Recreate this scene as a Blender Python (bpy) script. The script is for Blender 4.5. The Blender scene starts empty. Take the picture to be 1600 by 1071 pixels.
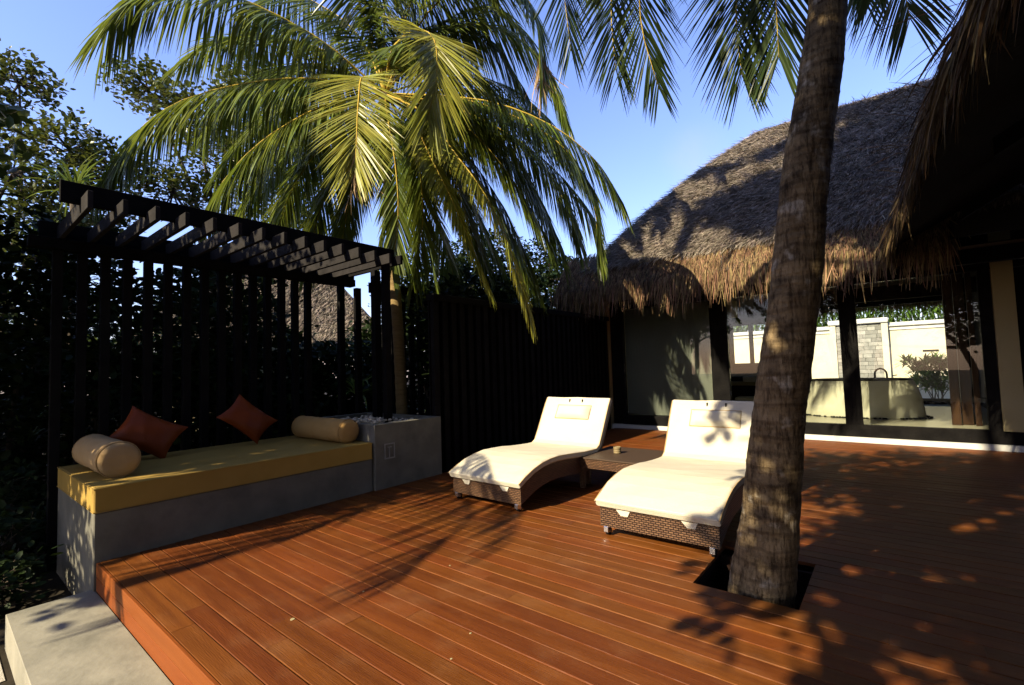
import bpy, math, random
import numpy as np
from math import radians as R_, sin, cos, pi, tan
random.seed(7); rng = np.random.default_rng(7)
sc = bpy.context.scene; col = sc.collection

# ------------------------------------------------------------------ camera
F_PX, YAW, PITCH, ROLL, EYE = 737.2, R_(-38.777), R_(3.023), R_(-1.781), 1.6
fw = np.array([sin(YAW)*cos(PITCH), cos(YAW)*cos(PITCH), sin(PITCH)])
rt0 = np.array([cos(YAW), -sin(YAW), 0.0]); up0 = np.cross(rt0, fw)
rt = cos(ROLL)*rt0 + sin(ROLL)*up0; up = cos(ROLL)*up0 - sin(ROLL)*rt0
EYEP = np.array([0, 0, EYE])
def at(x, y, D=None, X=None, Y=None, z=None):
    """survey helper: point of the place seen at a photo pixel, at depth D or on a plane"""
    v = (x-800)/F_PX*rt - (y-535.5)/F_PX*up + fw
    t = D if D is not None else X/v[0] if X is not None else Y/v[1] if Y is not None else (z-EYE)/v[2]
    return EYEP + t*v
from mathutils import Matrix, Vector
cd = bpy.data.cameras.new('camera'); cam = bpy.data.objects.new('camera', cd); col.objects.link(cam)
cam.matrix_world = Matrix(((rt[0], up[0], -fw[0], 0), (rt[1], up[1], -fw[1], 0), (rt[2], up[2], -fw[2], EYE), (0, 0, 0, 1)))
cd.sensor_fit = 'HORIZONTAL'; cd.sensor_width = 36; cd.lens = 36*F_PX/1600
cd.clip_start = .05; cd.clip_end = 2000
sc.camera = cam

# ------------------------------------------------------------------ light
SUN_EL, SUN_AZ = R_(32), R_(15)          # light travels towards +Y, a little towards +X
w = bpy.data.worlds.new('World'); sc.world = w; w.use_nodes = True
nt = w.node_tree; nt.nodes.clear()
sky = nt.nodes.new('ShaderNodeTexSky'); sky.sky_type = 'NISHITA'; sky.sun_disc = False
sky.sun_elevation = SUN_EL; sky.sun_rotation = pi + SUN_AZ; sky.air_density = 1.3; sky.dust_density = .6; sky.ozone_density = 2.5
bg = nt.nodes.new('ShaderNodeBackground'); bg.inputs[1].default_value = .098
wo = nt.nodes.new('ShaderNodeOutputWorld')
tint = nt.nodes.new('ShaderNodeMix'); tint.data_type = 'RGBA'; tint.blend_type = 'MULTIPLY'; tint.inputs[0].default_value = 1; tint.inputs[7].default_value = (.95, .91, 1.26, 1)
nt.links.new(sky.outputs[0], tint.inputs[6]); 
gm = nt.nodes.new('ShaderNodeNewGeometry'); inc = nt.nodes.new('ShaderNodeVectorMath'); inc.operation = 'DISTANCE'
tcw = nt.nodes.new('ShaderNodeTexCoord'); cdv = at(1085, 245, D=1)-EYEP; cdv = cdv/np.linalg.norm(cdv); inc.inputs[1].default_value = tuple(cdv)
nt.links.new(tcw.outputs['Generated'], inc.inputs[0]); cmr = nt.nodes.new('ShaderNodeMapRange'); cmr.interpolation_type = 'SMOOTHSTEP'
cmr.inputs['From Min'].default_value = .075; cmr.inputs['From Max'].default_value = 0; nt.links.new(inc.outputs['Value'], cmr.inputs['Value'])
cnz = nt.nodes.new('ShaderNodeTexNoise'); cnz.inputs['Scale'].default_value = 22; cnz.inputs['Detail'].default_value = 5; nt.links.new(tcw.outputs['Generated'], cnz.inputs['Vector'])
cml = nt.nodes.new('ShaderNodeMath'); cml.operation = 'MULTIPLY'; nt.links.new(cmr.outputs[0], cml.inputs[0]); nt.links.new(cnz.outputs['Fac'], cml.inputs[1])
cm2 = nt.nodes.new('ShaderNodeMath'); cm2.operation = 'MULTIPLY'; cm2.inputs[1].default_value = .55; nt.links.new(cml.outputs[0], cm2.inputs[0])
cmx = nt.nodes.new('ShaderNodeMix'); cmx.data_type = 'RGBA'; nt.links.new(cm2.outputs[0], cmx.inputs[0]); nt.links.new(tint.outputs[2], cmx.inputs[6]); cmx.inputs[7].default_value = (2.6, 2.9, 3.6, 1)
nt.links.new(cmx.outputs[2], bg.inputs[0]); nt.links.new(bg.outputs[0], wo.inputs[0])
sd = bpy.data.lights.new('sun', 'SUN'); sd.energy = 5.0; sd.angle = R_(.5); sd.color = (1, .86, .62)
so = bpy.data.objects.new('sun', sd); col.objects.link(so)
sdir = Vector((sin(SUN_AZ)*cos(SUN_EL), cos(SUN_AZ)*cos(SUN_EL), -sin(SUN_EL)))
so.rotation_euler = sdir.to_track_quat('-Z', 'Y').to_euler(); so.location = (-6, -20, 18)
vs = sc.view_settings; vs.view_transform = 'Standard'; vs.look = 'None'; vs.gamma = 1; vs.exposure = 1.5
vs.use_curve_mapping = False
sc.cycles.max_bounces = 6; sc.cycles.diffuse_bounces = 2; sc.cycles.glossy_bounces = 3; sc.cycles.transparent_max_bounces = 12
sc.cycles.transmission_bounces = 4

# ------------------------------------------------------------------ materials
def mat(name, c1, c2=None, scale=8, rough=.6, bump=0, bscale=40, rand=0, stretch=(1, 1, 1), spec=.12, detail=5,
        transl=0, dirt=None, dirt_scale=1.5, dirt_amt=.5, geo_rand=0, metal=0):
    k_ = 1.0 if metal else .60; c1 = tuple(v*k_ for v in c1); c2 = tuple(v*k_ for v in c2) if c2 else None; dirt = tuple(v*k_ for v in dirt) if dirt else None
    m = bpy.data.materials.new(name); m.use_nodes = True
    t = m.node_tree; n = t.nodes; l = t.links
    b = n['Principled BSDF']; b.inputs['Roughness'].default_value = rough; b.inputs['Metallic'].default_value = metal
    b.inputs['Specular IOR Level'].default_value = spec
    tc = n.new('ShaderNodeTexCoord'); mp = n.new('ShaderNodeMapping'); l.new(tc.outputs['Object'], mp.inputs[0])
    mp.inputs['Scale'].default_value = stretch
    if rand:
        oi = n.new('ShaderNodeObjectInfo'); cx = n.new('ShaderNodeCombineXYZ')
        ml = n.new('ShaderNodeMath'); ml.operation = 'MULTIPLY'; ml.inputs[1].default_value = 37
        l.new(oi.outputs['Random'], ml.inputs[0]); l.new(ml.outputs[0], cx.inputs[0]); l.new(ml.outputs[0], cx.inputs[1]); l.new(cx.outputs[0], mp.inputs['Location'])
    nz = n.new('ShaderNodeTexNoise'); nz.inputs['Scale'].default_value = scale; nz.inputs['Detail'].default_value = detail
    l.new(mp.outputs[0], nz.inputs['Vector'])
    rp = n.new('ShaderNodeValToRGB'); rp.color_ramp.elements[0].position = .3; rp.color_ramp.elements[1].position = .7
    rp.color_ramp.elements[0].color = (*c1, 1); rp.color_ramp.elements[1].color = (*(c2 or c1), 1)
    l.new(nz.outputs['Fac'], rp.inputs[0]); c = rp.outputs[0]
    def vary(c, src, amt):
        hs = n.new('ShaderNodeHueSaturation'); mr = n.new('ShaderNodeMapRange')
        mr.inputs['To Min'].default_value = 1-amt; mr.inputs['To Max'].default_value = 1+amt
        l.new(src, mr.inputs['Value']); l.new(mr.outputs[0], hs.inputs['Value']); l.new(c, hs.inputs['Color'])
        m2 = n.new('ShaderNodeMapRange'); m2.inputs['To Min'].default_value = .5-.02*amt*2; m2.inputs['To Max'].default_value = .5+.02*amt*2
        fr = n.new('ShaderNodeMath'); fr.operation = 'FRACT'; mm = n.new('ShaderNodeMath'); mm.operation = 'MULTIPLY'; mm.inputs[1].default_value = 7.3
        l.new(src, mm.inputs[0]); l.new(mm.outputs[0], fr.inputs[0]); l.new(fr.outputs[0], m2.inputs['Value']); l.new(m2.outputs[0], hs.inputs['Hue'])
        return hs.outputs[0]
    if rand: c = vary(c, oi.outputs['Random'], rand)
    if geo_rand:
        g = n.new('ShaderNodeNewGeometry'); c = vary(c, g.outputs['Random Per Island'], geo_rand)
    if dirt:
        dz = n.new('ShaderNodeTexNoise'); dz.inputs['Scale'].default_value = dirt_scale; dz.inputs['Detail'].default_value = 8; dz.inputs['Roughness'].default_value = .65
        l.new(tc.outputs['Object'], dz.inputs['Vector'])
        dr = n.new('ShaderNodeValToRGB'); dr.color_ramp.elements[0].position = .5; dr.color_ramp.elements[1].position = .72
        dr.color_ramp.elements[1].color = (dirt_amt,)*3+(1,); l.new(dz.outputs['Fac'], dr.inputs[0])
        mx = n.new('ShaderNodeMix'); mx.data_type = 'RGBA'; l.new(dr.outputs[0], mx.inputs[0]); l.new(c, mx.inputs[6]); mx.inputs[7].default_value = (*dirt, 1)
        c = mx.outputs[2]
    l.new(c, b.inputs['Base Color'])
    if bump:
        bz = n.new('ShaderNodeTexNoise'); bz.inputs['Scale'].default_value = bscale; bz.inputs['Detail'].default_value = 6
        l.new(mp.outputs[0], bz.inputs['Vector'])
        bp = n.new('ShaderNodeBump'); bp.inputs['Strength'].default_value = bump; bp.inputs['Distance'].default_value = .02
        l.new(bz.outputs['Fac'], bp.inputs['Height']); l.new(bp.outputs[0], b.inputs['Normal'])
    if transl:
        tr = n.new('ShaderNodeBsdfTranslucent'); hs = n.new('ShaderNodeHueSaturation'); hs.inputs['Value'].default_value = 1.5; hs.inputs['Hue'].default_value = .485
        l.new(c, hs.inputs['Color']); l.new(hs.outputs[0], tr.inputs[0])
        ms = n.new('ShaderNodeMixShader'); ms.inputs[0].default_value = transl
        l.new(b.outputs[0], ms.inputs[1]); l.new(tr.outputs[0], ms.inputs[2]); l.new(ms.outputs[0], n['Material Output'].inputs[0])
    return m

M = {}
M['deck'] = mat('deck_wood', (.135, .037, .006), (.215, .064, .0105), 3, .5, .25, 30, rand=.14, stretch=(.35, 6, 6), spec=.14, dirt=(.32, .15, .06), dirt_scale=1.1, dirt_amt=.4)
M['fascia'] = mat('fascia_wood', (.22, .055, .010), (.28, .075, .014), 3, .5, .2, 30, rand=.08, stretch=(.35, 6, 6))
M['deck_frame'] = mat('joist_wood', (.03, .015, .01), None, rough=.9)
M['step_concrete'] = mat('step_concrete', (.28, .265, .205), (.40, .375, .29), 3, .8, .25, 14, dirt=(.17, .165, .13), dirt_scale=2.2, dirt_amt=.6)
M['concrete'] = mat('concrete', (.15, .145, .115), (.24, .225, .175), 3, .8, .25, 14, dirt=(.10, .10, .09), dirt_scale=2.2, dirt_amt=.55)  # darker copy of the step's concrete, bench shade put into the colour
M['black_wood'] = mat('black_wood', (.005, .0045, .0045), (.012, .011, .010), 4, .75, .3, 30, stretch=(1, 1, 1), rand=.2, spec=.05)
M['rafter_wood'] = mat('weathered_black_wood', (.018, .016, .015), (.034, .03, .028), 5, .75, .3, 30, rand=.2, spec=.08)
M['olive_cloth'] = mat('olive_cloth', (.42, .27, .055), (.48, .31, .07), 5, .85, .15, 300, spec=.15)
M['bolster'] = mat('bolster_cloth', (.52, .30, .09), (.58, .35, .12), 6, .9, .6, 9, spec=.15)
M['bolster_pale'] = mat('pale_bolster_cloth', (.52, .34, .15), (.58, .40, .19), 6, .9, .6, 9, spec=.15)
M['orange_cloth'] = mat('orange_silk', (.24, .04, .002), (.29, .052, .004), 5, .5, .15, 60, spec=.2)
M['white_cloth'] = mat('cream_canvas', (.70, .64, .48), (.75, .69, .53), 3, .85, .12, 60, spec=.1)
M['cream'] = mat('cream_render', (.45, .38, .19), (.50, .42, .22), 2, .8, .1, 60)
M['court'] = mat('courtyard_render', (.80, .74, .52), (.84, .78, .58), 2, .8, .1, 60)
M['stone'] = mat('grey_stone_cladding', (.28, .28, .25), (.45, .44, .39), 5, .8, .3, 30, rand=.25)
M['white_plaster'] = mat('white_plaster', (.75, .74, .68), None, 2, .6)
M['greyblind'] = mat('roller_blind', (.16, .165, .135), (.18, .185, .15), 1.5, .8, .1, 200)
M['tub'] = mat('tub_terrazzo', (.62, .58, .42), (.68, .64, .48), 6, .45)
M['dark_metal'] = mat('bronze_metal', (.03, .025, .02), None, 5, .3, metal=.8)
M['chrome'] = mat('brushed_metal', (.55, .55, .55), None, 5, .25, metal=1)
M['rubber'] = mat('black_rubber', (.015, .015, .015), None, 5, .6)
M['brown_door'] = mat('stained_timber', (.04, .018, .008), (.07, .032, .014), 4, .45, .2, 30, stretch=(6, 6, .4))
M['floor_in'] = mat('pale_stone_floor', (.55, .50, .36), (.62, .57, .42), 1.2, .28, spec=.5)
M['pebble'] = mat('pebbles', (.7, .56, .38), (.95, .82, .6), 20, .6, geo_rand=.3)
M['cup'] = mat('glazed_clay', (.22, .17, .08), (.30, .23, .12), 12, .5)
M['candle'] = mat('wax', (.7, .5, .38), None, 5, .5)
M['ground'] = mat('garden_soil', (.02, .017, .01), (.045, .035, .022), 3, .95, .6, 12)
M['sand'] = mat('pale_sand', (.5, .46, .38), (.6, .56, .47), 8, .95, .5, 60)
M['thatch'] = mat('thatch_straw', (.24, .20, .16), (.46, .385, .30), 3, .85, geo_rand=.75)
M['thatch_base'] = mat('thatch_mass', (.05, .04, .033), (.11, .09, .07), 14, .9, .15, 50, stretch=(5, 5, 1.2))
M['fringe'] = mat('eave_straw', (.15, .09, .045), (.33, .22, .115), 5, .8, geo_rand=.85, transl=.1)
M['near_fringe'] = mat('dry_palm_leaf', (.12, .08, .035), (.22, .15, .07), 4, .75, geo_rand=.5, transl=.15)
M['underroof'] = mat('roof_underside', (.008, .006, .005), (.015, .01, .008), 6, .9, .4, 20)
M['leaflet'] = mat('palm_leaflet', (.09, .145, .016), (.20, .25, .032), 1.2, .38, geo_rand=.3, transl=.3, spec=.5)
M['leaflet_shade'] = mat('shaded_palm_leaflet', (.03, .055, .014), (.065, .10, .022), 1.2, .4, geo_rand=.3, transl=.2, spec=.3)  # darker copy of leaflet: the near palm's shade put into the colour
M['leaflet_yellow'] = mat('young_palm_leaflet', (.30, .34, .04), (.50, .48, .07), 1.5, .38, geo_rand=.25, transl=.35, spec=.5)
M['leaflet_dry'] = mat('dry_leaflet', (.35, .22, .10), (.55, .40, .22), 3, .7, geo_rand=.4, transl=.2)
M['rachis'] = mat('palm_rib', (.5, .33, .04), (.65, .48, .07), 4, .5)
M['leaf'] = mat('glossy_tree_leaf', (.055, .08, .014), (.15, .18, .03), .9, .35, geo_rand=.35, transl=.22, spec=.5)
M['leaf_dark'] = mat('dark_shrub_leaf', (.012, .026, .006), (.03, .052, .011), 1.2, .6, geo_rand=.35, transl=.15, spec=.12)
M['strap'] = mat('strap_leaf', (.13, .21, .03), (.24, .32, .06), 1.5, .4, geo_rand=.3, transl=.25)
M['bamboo_leaf'] = mat('bamboo_leaf', (.07, .14, .02), (.14, .24, .04), 1.5, .5, geo_rand=.35, transl=.3)
M['bark'] = mat('tree_bark', (.07, .055, .04), (.14, .11, .08), 6, .9, .6, 20)
M['slim_trunk'] = mat('slim_palm_bark', (.22, .15, .06), (.34, .24, .10), 5, .8, .5, 30, stretch=(1, 1, 6))

def trunk_mat():
    m = mat('ringed_palm_bark', (.16, .11, .055), (.40, .29, .155), 7, .85, 0, dirt=(.04, .03, .02), dirt_scale=5, dirt_amt=.9)
    n, l = m.node_tree.nodes, m.node_tree.links; b = n['Principled BSDF']
    tc = n.new('ShaderNodeTexCoord')
    mp = n.new('ShaderNodeMapping'); mp.inputs['Scale'].default_value = (9, 9, 1.2); l.new(tc.outputs['Object'], mp.inputs[0])
    a = n.new('ShaderNodeTexNoise'); a.inputs['Scale'].default_value = 4; a.inputs['Detail'].default_value = 8; l.new(mp.outputs[0], a.inputs['Vector'])
    mp2 = n.new('ShaderNodeMapping'); mp2.inputs['Scale'].default_value = (1.5, 1.5, 22); l.new(tc.outputs['Object'], mp2.inputs[0])
    c = n.new('ShaderNodeTexNoise'); c.inputs['Scale'].default_value = 1.5; c.inputs['Detail'].default_value = 6; l.new(mp2.outputs[0], c.inputs['Vector'])
    ad = n.new('ShaderNodeMath'); ad.operation = 'ADD'; l.new(a.outputs['Fac'], ad.inputs[0]); l.new(c.outputs['Fac'], ad.inputs[1])
    bp = n.new('ShaderNodeBump'); bp.inputs['Strength'].default_value = 1; bp.inputs['Distance'].default_value = .03
    l.new(ad.outputs[0], bp.inputs['Height']); l.new(bp.outputs[0], b.inputs['Normal'])
    # lichen patches
    z = n.new('ShaderNodeTexNoise'); z.inputs['Scale'].default_value = 6; z.inputs['Detail'].default_value = 4; l.new(tc.outputs['Object'], z.inputs['Vector'])
    r = n.new('ShaderNodeValToRGB'); r.color_ramp.elements[0].position = .60; r.color_ramp.elements[1].position = .68; r.color_ramp.elements[1].color = (.6,)*3+(1,)
    l.new(z.outputs['Fac'], r.inputs[0])
    mx = n.new('ShaderNodeMix'); mx.data_type = 'RGBA'; mx.inputs[7].default_value = (.40, .36, .28, 1)
    old = b.inputs['Base Color'].links[0].from_socket
    l.new(r.outputs[0], mx.inputs[0]); l.new(old, mx.inputs[6]); l.new(mx.outputs[2], b.inputs['Base Color'])
    return m
M['trunk'] = trunk_mat()
def bark_detail(m):
    n, l = m.node_tree.nodes, m.node_tree.links; b = n['Principled BSDF']
    tc = n.new('ShaderNodeTexCoord'); wv = n.new('ShaderNodeTexWave'); wv.wave_type = 'BANDS'; wv.bands_direction = 'Z'; wv.inputs['Scale'].default_value = 2.9
    wv.inputs['Distortion'].default_value = 2.2; wv.inputs['Detail'].default_value = 4; wv.inputs['Detail Scale'].default_value = 2.5; l.new(tc.outputs['Object'], wv.inputs['Vector'])
    cr_ = n.new('ShaderNodeValToRGB'); e = cr_.color_ramp.elements; e[0].position = .02; e[0].color = (.25, .22, .2, 1); e[1].position = .22; e[1].color = (1, 1, 1, 1); l.new(wv.outputs['Fac'], cr_.inputs[0])
    mp = n.new('ShaderNodeMapping'); mp.inputs['Scale'].default_value = (1, 1, .22); l.new(tc.outputs['Object'], mp.inputs[0])
    ck = n.new('ShaderNodeTexNoise'); ck.inputs['Scale'].default_value = 42; ck.inputs['Detail'].default_value = 9; ck.inputs['Roughness'].default_value = .7; l.new(mp.outputs[0], ck.inputs['Vector'])
    c2_ = n.new('ShaderNodeValToRGB'); e = c2_.color_ramp.elements; e[0].position = .38; e[0].color = (.22, .18, .15, 1); e[1].position = .52; e[1].color = (1, 1, 1, 1); l.new(ck.outputs['Fac'], c2_.inputs[0])
    old = b.inputs['Base Color'].links[0].from_socket
    for src, fac in ((cr_.outputs[0], .38), (c2_.outputs[0], .75)):
        mx = n.new('ShaderNodeMix'); mx.data_type = 'RGBA'; mx.blend_type = 'MULTIPLY'; mx.inputs[0].default_value = fac
        l.new(old, mx.inputs[6]); l.new(src, mx.inputs[7]); old = mx.outputs[2]
    l.new(old, b.inputs['Base Color'])
    bp = n.new('ShaderNodeBump'); bp.inputs['Strength'].default_value = .9; bp.inputs['Distance'].default_value = .012; l.new(ck.outputs['Fac'], bp.inputs['Height'])
    l.new(b.inputs['Normal'].links[0].from_socket, bp.inputs['Normal']); l.new(bp.outputs[0], b.inputs['Normal'])
bark_detail(M['trunk'])

def wicker_mat():
    m = bpy.data.materials.new('woven_rattan'); m.use_nodes = True
    t = m.node_tree; n, l = t.nodes, t.links; b = n['Principled BSDF']; b.inputs['Roughness'].default_value = .38
    tc = n.new('ShaderNodeTexCoord')
    sp = n.new('ShaderNodeSeparateXYZ'); l.new(tc.outputs['Object'], sp.inputs[0])
    ad = n.new('ShaderNodeMath'); ad.operation = 'ADD'; l.new(sp.outputs[0], ad.inputs[0]); l.new(sp.outputs[1], ad.inputs[1])
    cb = n.new('ShaderNodeCombineXYZ'); l.new(ad.outputs[0], cb.inputs[0]); l.new(sp.outputs[2], cb.inputs[1])
    br = n.new('ShaderNodeTexBrick'); br.inputs['Scale'].default_value = 1; br.inputs['Brick Width'].default_value = .044; br.inputs['Row Height'].default_value = .019
    br.inputs['Mortar Size'].default_value = .0045; br.inputs['Mortar Smooth'].default_value = .8; br.offset = .5
    br.inputs['Color1'].default_value = (.07, .033, .015, 1); br.inputs['Color2'].default_value = (.125, .065, .03, 1); br.inputs['Mortar'].default_value = (.006, .003, .002, 1)
    l.new(cb.outputs[0], br.inputs['Vector']); l.new(br.outputs['Color'], b.inputs['Base Color'])
    bp = n.new('ShaderNodeBump'); bp.invert = True; bp.inputs['Strength'].default_value = 1; bp.inputs['Distance'].default_value = .008
    l.new(br.outputs['Fac'], bp.inputs['Height']); l.new(bp.outputs[0], b.inputs['Normal'])
    return m
M['wicker'] = wicker_mat()
def glass_mat():
    m = bpy.data.materials.new('window_glass'); m.use_nodes = True
    n, l = m.node_tree.nodes, m.node_tree.links; n.remove(n['Principled BSDF'])
    t = n.new('ShaderNodeBsdfTransparent'); t.inputs[0].default_value = (.93, .95, .93, 1)
    g = n.new('ShaderNodeBsdfGlossy'); g.inputs['Roughness'].default_value = .01
    f = n.new('ShaderNodeFresnel'); f.inputs[0].default_value = 1.38
    x = n.new('ShaderNodeMixShader'); l.new(f.outputs[0], x.inputs[0]); l.new(t.outputs[0], x.inputs[1]); l.new(g.outputs[0], x.inputs[2])
    l.new(x.outputs[0], n['Material Output'].inputs[0]); return m
M['glass'] = glass_mat()
M['mirror'] = mat('mirror_silver', (.8, .85, .85), None, 1, .03, metal=1)

# ------------------------------------------------------------------ builders
def mesh_np(name, V, Fc, smooth=False):
    V = np.asarray(V, dtype=np.float32).reshape(-1, 3); Fc = np.asarray(Fc, dtype=np.int32)
    k = Fc.shape[1]; me = bpy.data.meshes.new(name)
    me.vertices.add(len(V)); me.vertices.foreach_set('co', V.ravel())
    me.loops.add(Fc.size); me.loops.foreach_set('vertex_index', Fc.ravel())
    me.polygons.add(len(Fc)); me.polygons.foreach_set('loop_start', np.arange(0, Fc.size, k, dtype=np.int32))
    try: me.polygons.foreach_set('loop_total', np.full(len(Fc), k, dtype=np.int32))
    except Exception: pass
    if smooth: me.polygons.foreach_set('use_smooth', np.ones(len(Fc), dtype=bool))
    me.update(calc_edges=True); return me
def wloc(o):
    p = np.zeros(3)
    while o: p += np.array(o.location); o = o.parent
    return p
def tag(o, label=None, cat=None, group=None, kind=None):
    if label: o['label'] = label
    if cat: o['category'] = cat
    if group: o['group'] = group
    if kind: o['kind'] = kind
    return o
def link_np(name, V, Fc, m, parent=None, smooth=False, kind=None):
    V = np.asarray(V, float).reshape(-1, 3) - (wloc(parent) if parent else 0)
    me = mesh_np(name, V, Fc, smooth); me.materials.append(m)
    o = bpy.data.objects.new(name, me); col.objects.link(o); o.parent = parent
    if kind: o['kind'] = kind
    return o
def thing(name, loc, label, cat, group=None):
    o = bpy.data.objects.new(name, None); col.objects.link(o); o.location = loc; o.empty_display_size = .1
    return tag(o, label, cat, group)
class MB:
    def __init__(s): s.v = []; s.f = []
    def add(s, V, Fc):
        n = len(s.v); s.v += [tuple(map(float, p)) for p in V]; s.f += [tuple(i+n for i in f) for f in Fc]; return s
    def box(s, a, b):
        (x0, y0, z0), (x1, y1, z1) = a, b
        return s.add([(x0,y0,z0),(x1,y0,z0),(x1,y1,z0),(x0,y1,z0),(x0,y0,z1),(x1,y0,z1),(x1,y1,z1),(x0,y1,z1)],
                     [(0,3,2,1),(4,5,6,7),(0,1,5,4),(1,2,6,5),(2,3,7,6),(3,0,4,7)])
    def cbox(s, a, b, c=.006):      # box with chamfered edges
        (x0, y0, z0), (x1, y1, z1) = a, b; V = []; 
        for z, e in ((z0, c), (z0+c, 0), (z1-c, 0), (z1, c)):
            V += [(x0+c+e*0+0, y0+e, z), (x1-c, y0+e, z), (x1-e, y0+c, z), (x1-e, y1-c, z), (x1-c, y1-e, z), (x0+c, y1-e, z), (x0+e, y1-c, z), (x0+e, y0+c, z)]
        Fc = [tuple(range(7, -1, -1)), tuple(range(24, 32))]
        for r in range(3):
            for i in range(8): j = (i+1) % 8; Fc.append((r*8+i, r*8+j, r*8+8+j, r*8+8+i))
        return s.add(V, Fc)
    def tube(s, pts, rad, n=10, cap=True, wob=0):
        pts = [np.array(p, float) for p in pts]; rad = rad if hasattr(rad, '__len__') else [rad]*len(pts)
        V = []; Fc = []; prev = None
        for i, p in enumerate(pts):
            t = pts[min(i+1, len(pts)-1)] - pts[max(i-1, 0)]; t /= np.linalg.norm(t)+1e-9
            a = prev if prev is not None else (np.array([1., 0, 0]) if abs(t[0]) < .9 else np.array([0, 1., 0]))
            a = a - t*(a@t); a /= np.linalg.norm(a); prev = a; b = np.cross(t, a)
            for k in range(n):
                an = 2*pi*k/n; rr = rad[i]*(1+wob*random.uniform(-1, 1)); V.append(p + rr*(cos(an)*a + sin(an)*b))
        for i in range(len(pts)-1):
            for k in range(n): j = (k+1) % n; Fc.append((i*n+k, i*n+j, (i+1)*n+j, (i+1)*n+k))
        if cap: Fc.append(tuple(range(n-1, -1, -1))); Fc.append(tuple((len(pts)-1)*n+k for k in range(n)))
        return s.add(V, Fc)
    def lathe(s, prof, c, n=24, sx=1, sy=1):
        V = []; Fc = []
        for r, z in prof:
            for k in range(n): a = 2*pi*k/n; V.append((c[0]+sx*r*cos(a), c[1]+sy*r*sin(a), c[2]+z))
        for i in range(len(prof)-1):
            for k in range(n): j = (k+1) % n; Fc.append((i*n+k, i*n+j, (i+1)*n+j, (i+1)*n+k))
        Fc.append(tuple(range(n-1, -1, -1))); Fc.append(tuple((len(prof)-1)*n+k for k in range(n)))
        return s.add(V, Fc)
    def prismX(s, yz, x0, x1):      # outline in YZ extruded along X
        n = len(yz); V = [(x0, y, z) for y, z in yz] + [(x1, y, z) for y, z in yz]
        return s.add(V, [tuple(range(n-1, -1, -1)), tuple(range(n, 2*n))] + [(i, (i+1) % n, n+(i+1) % n, n+i) for i in range(n)])
    def build(s, name, m, parent=None, smooth=False, kind=None, bevel=0, subsurf=0):
        off = wloc(parent) if parent else np.zeros(3)
        me = bpy.data.meshes.new(name); me.from_pydata([tuple(np.array(p)-off) for p in s.v], [], s.f); me.materials.append(m); me.update()
        if smooth: me.polygons.foreach_set('use_smooth', [True]*len(me.polygons))
        o = bpy.data.objects.new(name, me); col.objects.link(o); o.parent = parent
        if bevel:
            b = o.modifiers.new('bevel', 'BEVEL'); b.width = bevel; b.segments = 3; b.limit_method = 'ANGLE'
        if subsurf:
            b = o.modifiers.new('sub', 'SUBSURF'); b.levels = subsurf; b.render_levels = subsurf
        if kind: o['kind'] = kind
        return o
def copy_tree(o, parent=None):
    c = o.copy(); col.objects.link(c); c.parent = parent
    for ch in list(o.children): copy_tree(ch, c)
    return c
def nrm(a): return a/(np.linalg.norm(a, axis=-1, keepdims=True)+1e-9)
def strips(base, dirs, length, width, droop, segs=3, nrml=(0, 0, 1), taper=.15, belly=True, curl=None):
    """N thin tapering blades; returns verts, quads"""
    N = len(base); length = np.broadcast_to(length, N).astype(float); width = np.broadcast_to(width, N).astype(float); droop = np.broadcast_to(droop, N)
    d = nrm(np.asarray(dirs, float)); p = np.asarray(base, float).copy(); nn = np.broadcast_to(np.asarray(nrml, float), (N, 3))
    V = np.zeros((N, segs+1, 2, 3)); sl = (length/segs)[:, None]
    for i in range(segs+1):
        u = i/segs; ww = ((.45+1.1*u if u < .5 else 1.0) if belly else 1)*(1-(1-taper)*max(0, (u-.35)/.65)**1.3)
        side = nrm(np.cross(d, nn))*(width*ww/2)[:, None]
        V[:, i, 0] = p-side; V[:, i, 1] = p+side
        if i < segs:
            p = p + d*sl; d = d + np.array([0, 0, -1.])*(droop/segs)[:, None]
            if curl is not None: d = d + curl/segs
            d = nrm(d)
    idx = np.arange(N*(segs+1)*2).reshape(N, segs+1, 2)
    q = np.stack([idx[:, :-1, 0], idx[:, :-1, 1], idx[:, 1:, 1], idx[:, 1:, 0]], -1).reshape(-1, 4)
    return V.reshape(-1, 3), q
def join(parts):
    Vs, Fs, n = [], [], 0
    for V, Fc in parts: Vs.append(V.reshape(-1, 3)); Fs.append(Fc+n); n += len(Vs[-1])
    return np.concatenate(Vs), np.concatenate(Fs)
def spline(P, n):
    P = np.array(P, float); Q = np.vstack([2*P[0]-P[1], P, 2*P[-1]-P[-2]]); out = []
    for t in np.linspace(0, len(P)-1-1e-6, n):
        i = int(t); f = t-i; a, b, c, d = Q[i:i+4]
        out.append(.5*((2*b)+(c-a)*f+(2*a-5*b+4*c-d)*f*f+(3*b-a-3*c+d)*f**3))
    return np.array(out)
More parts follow.
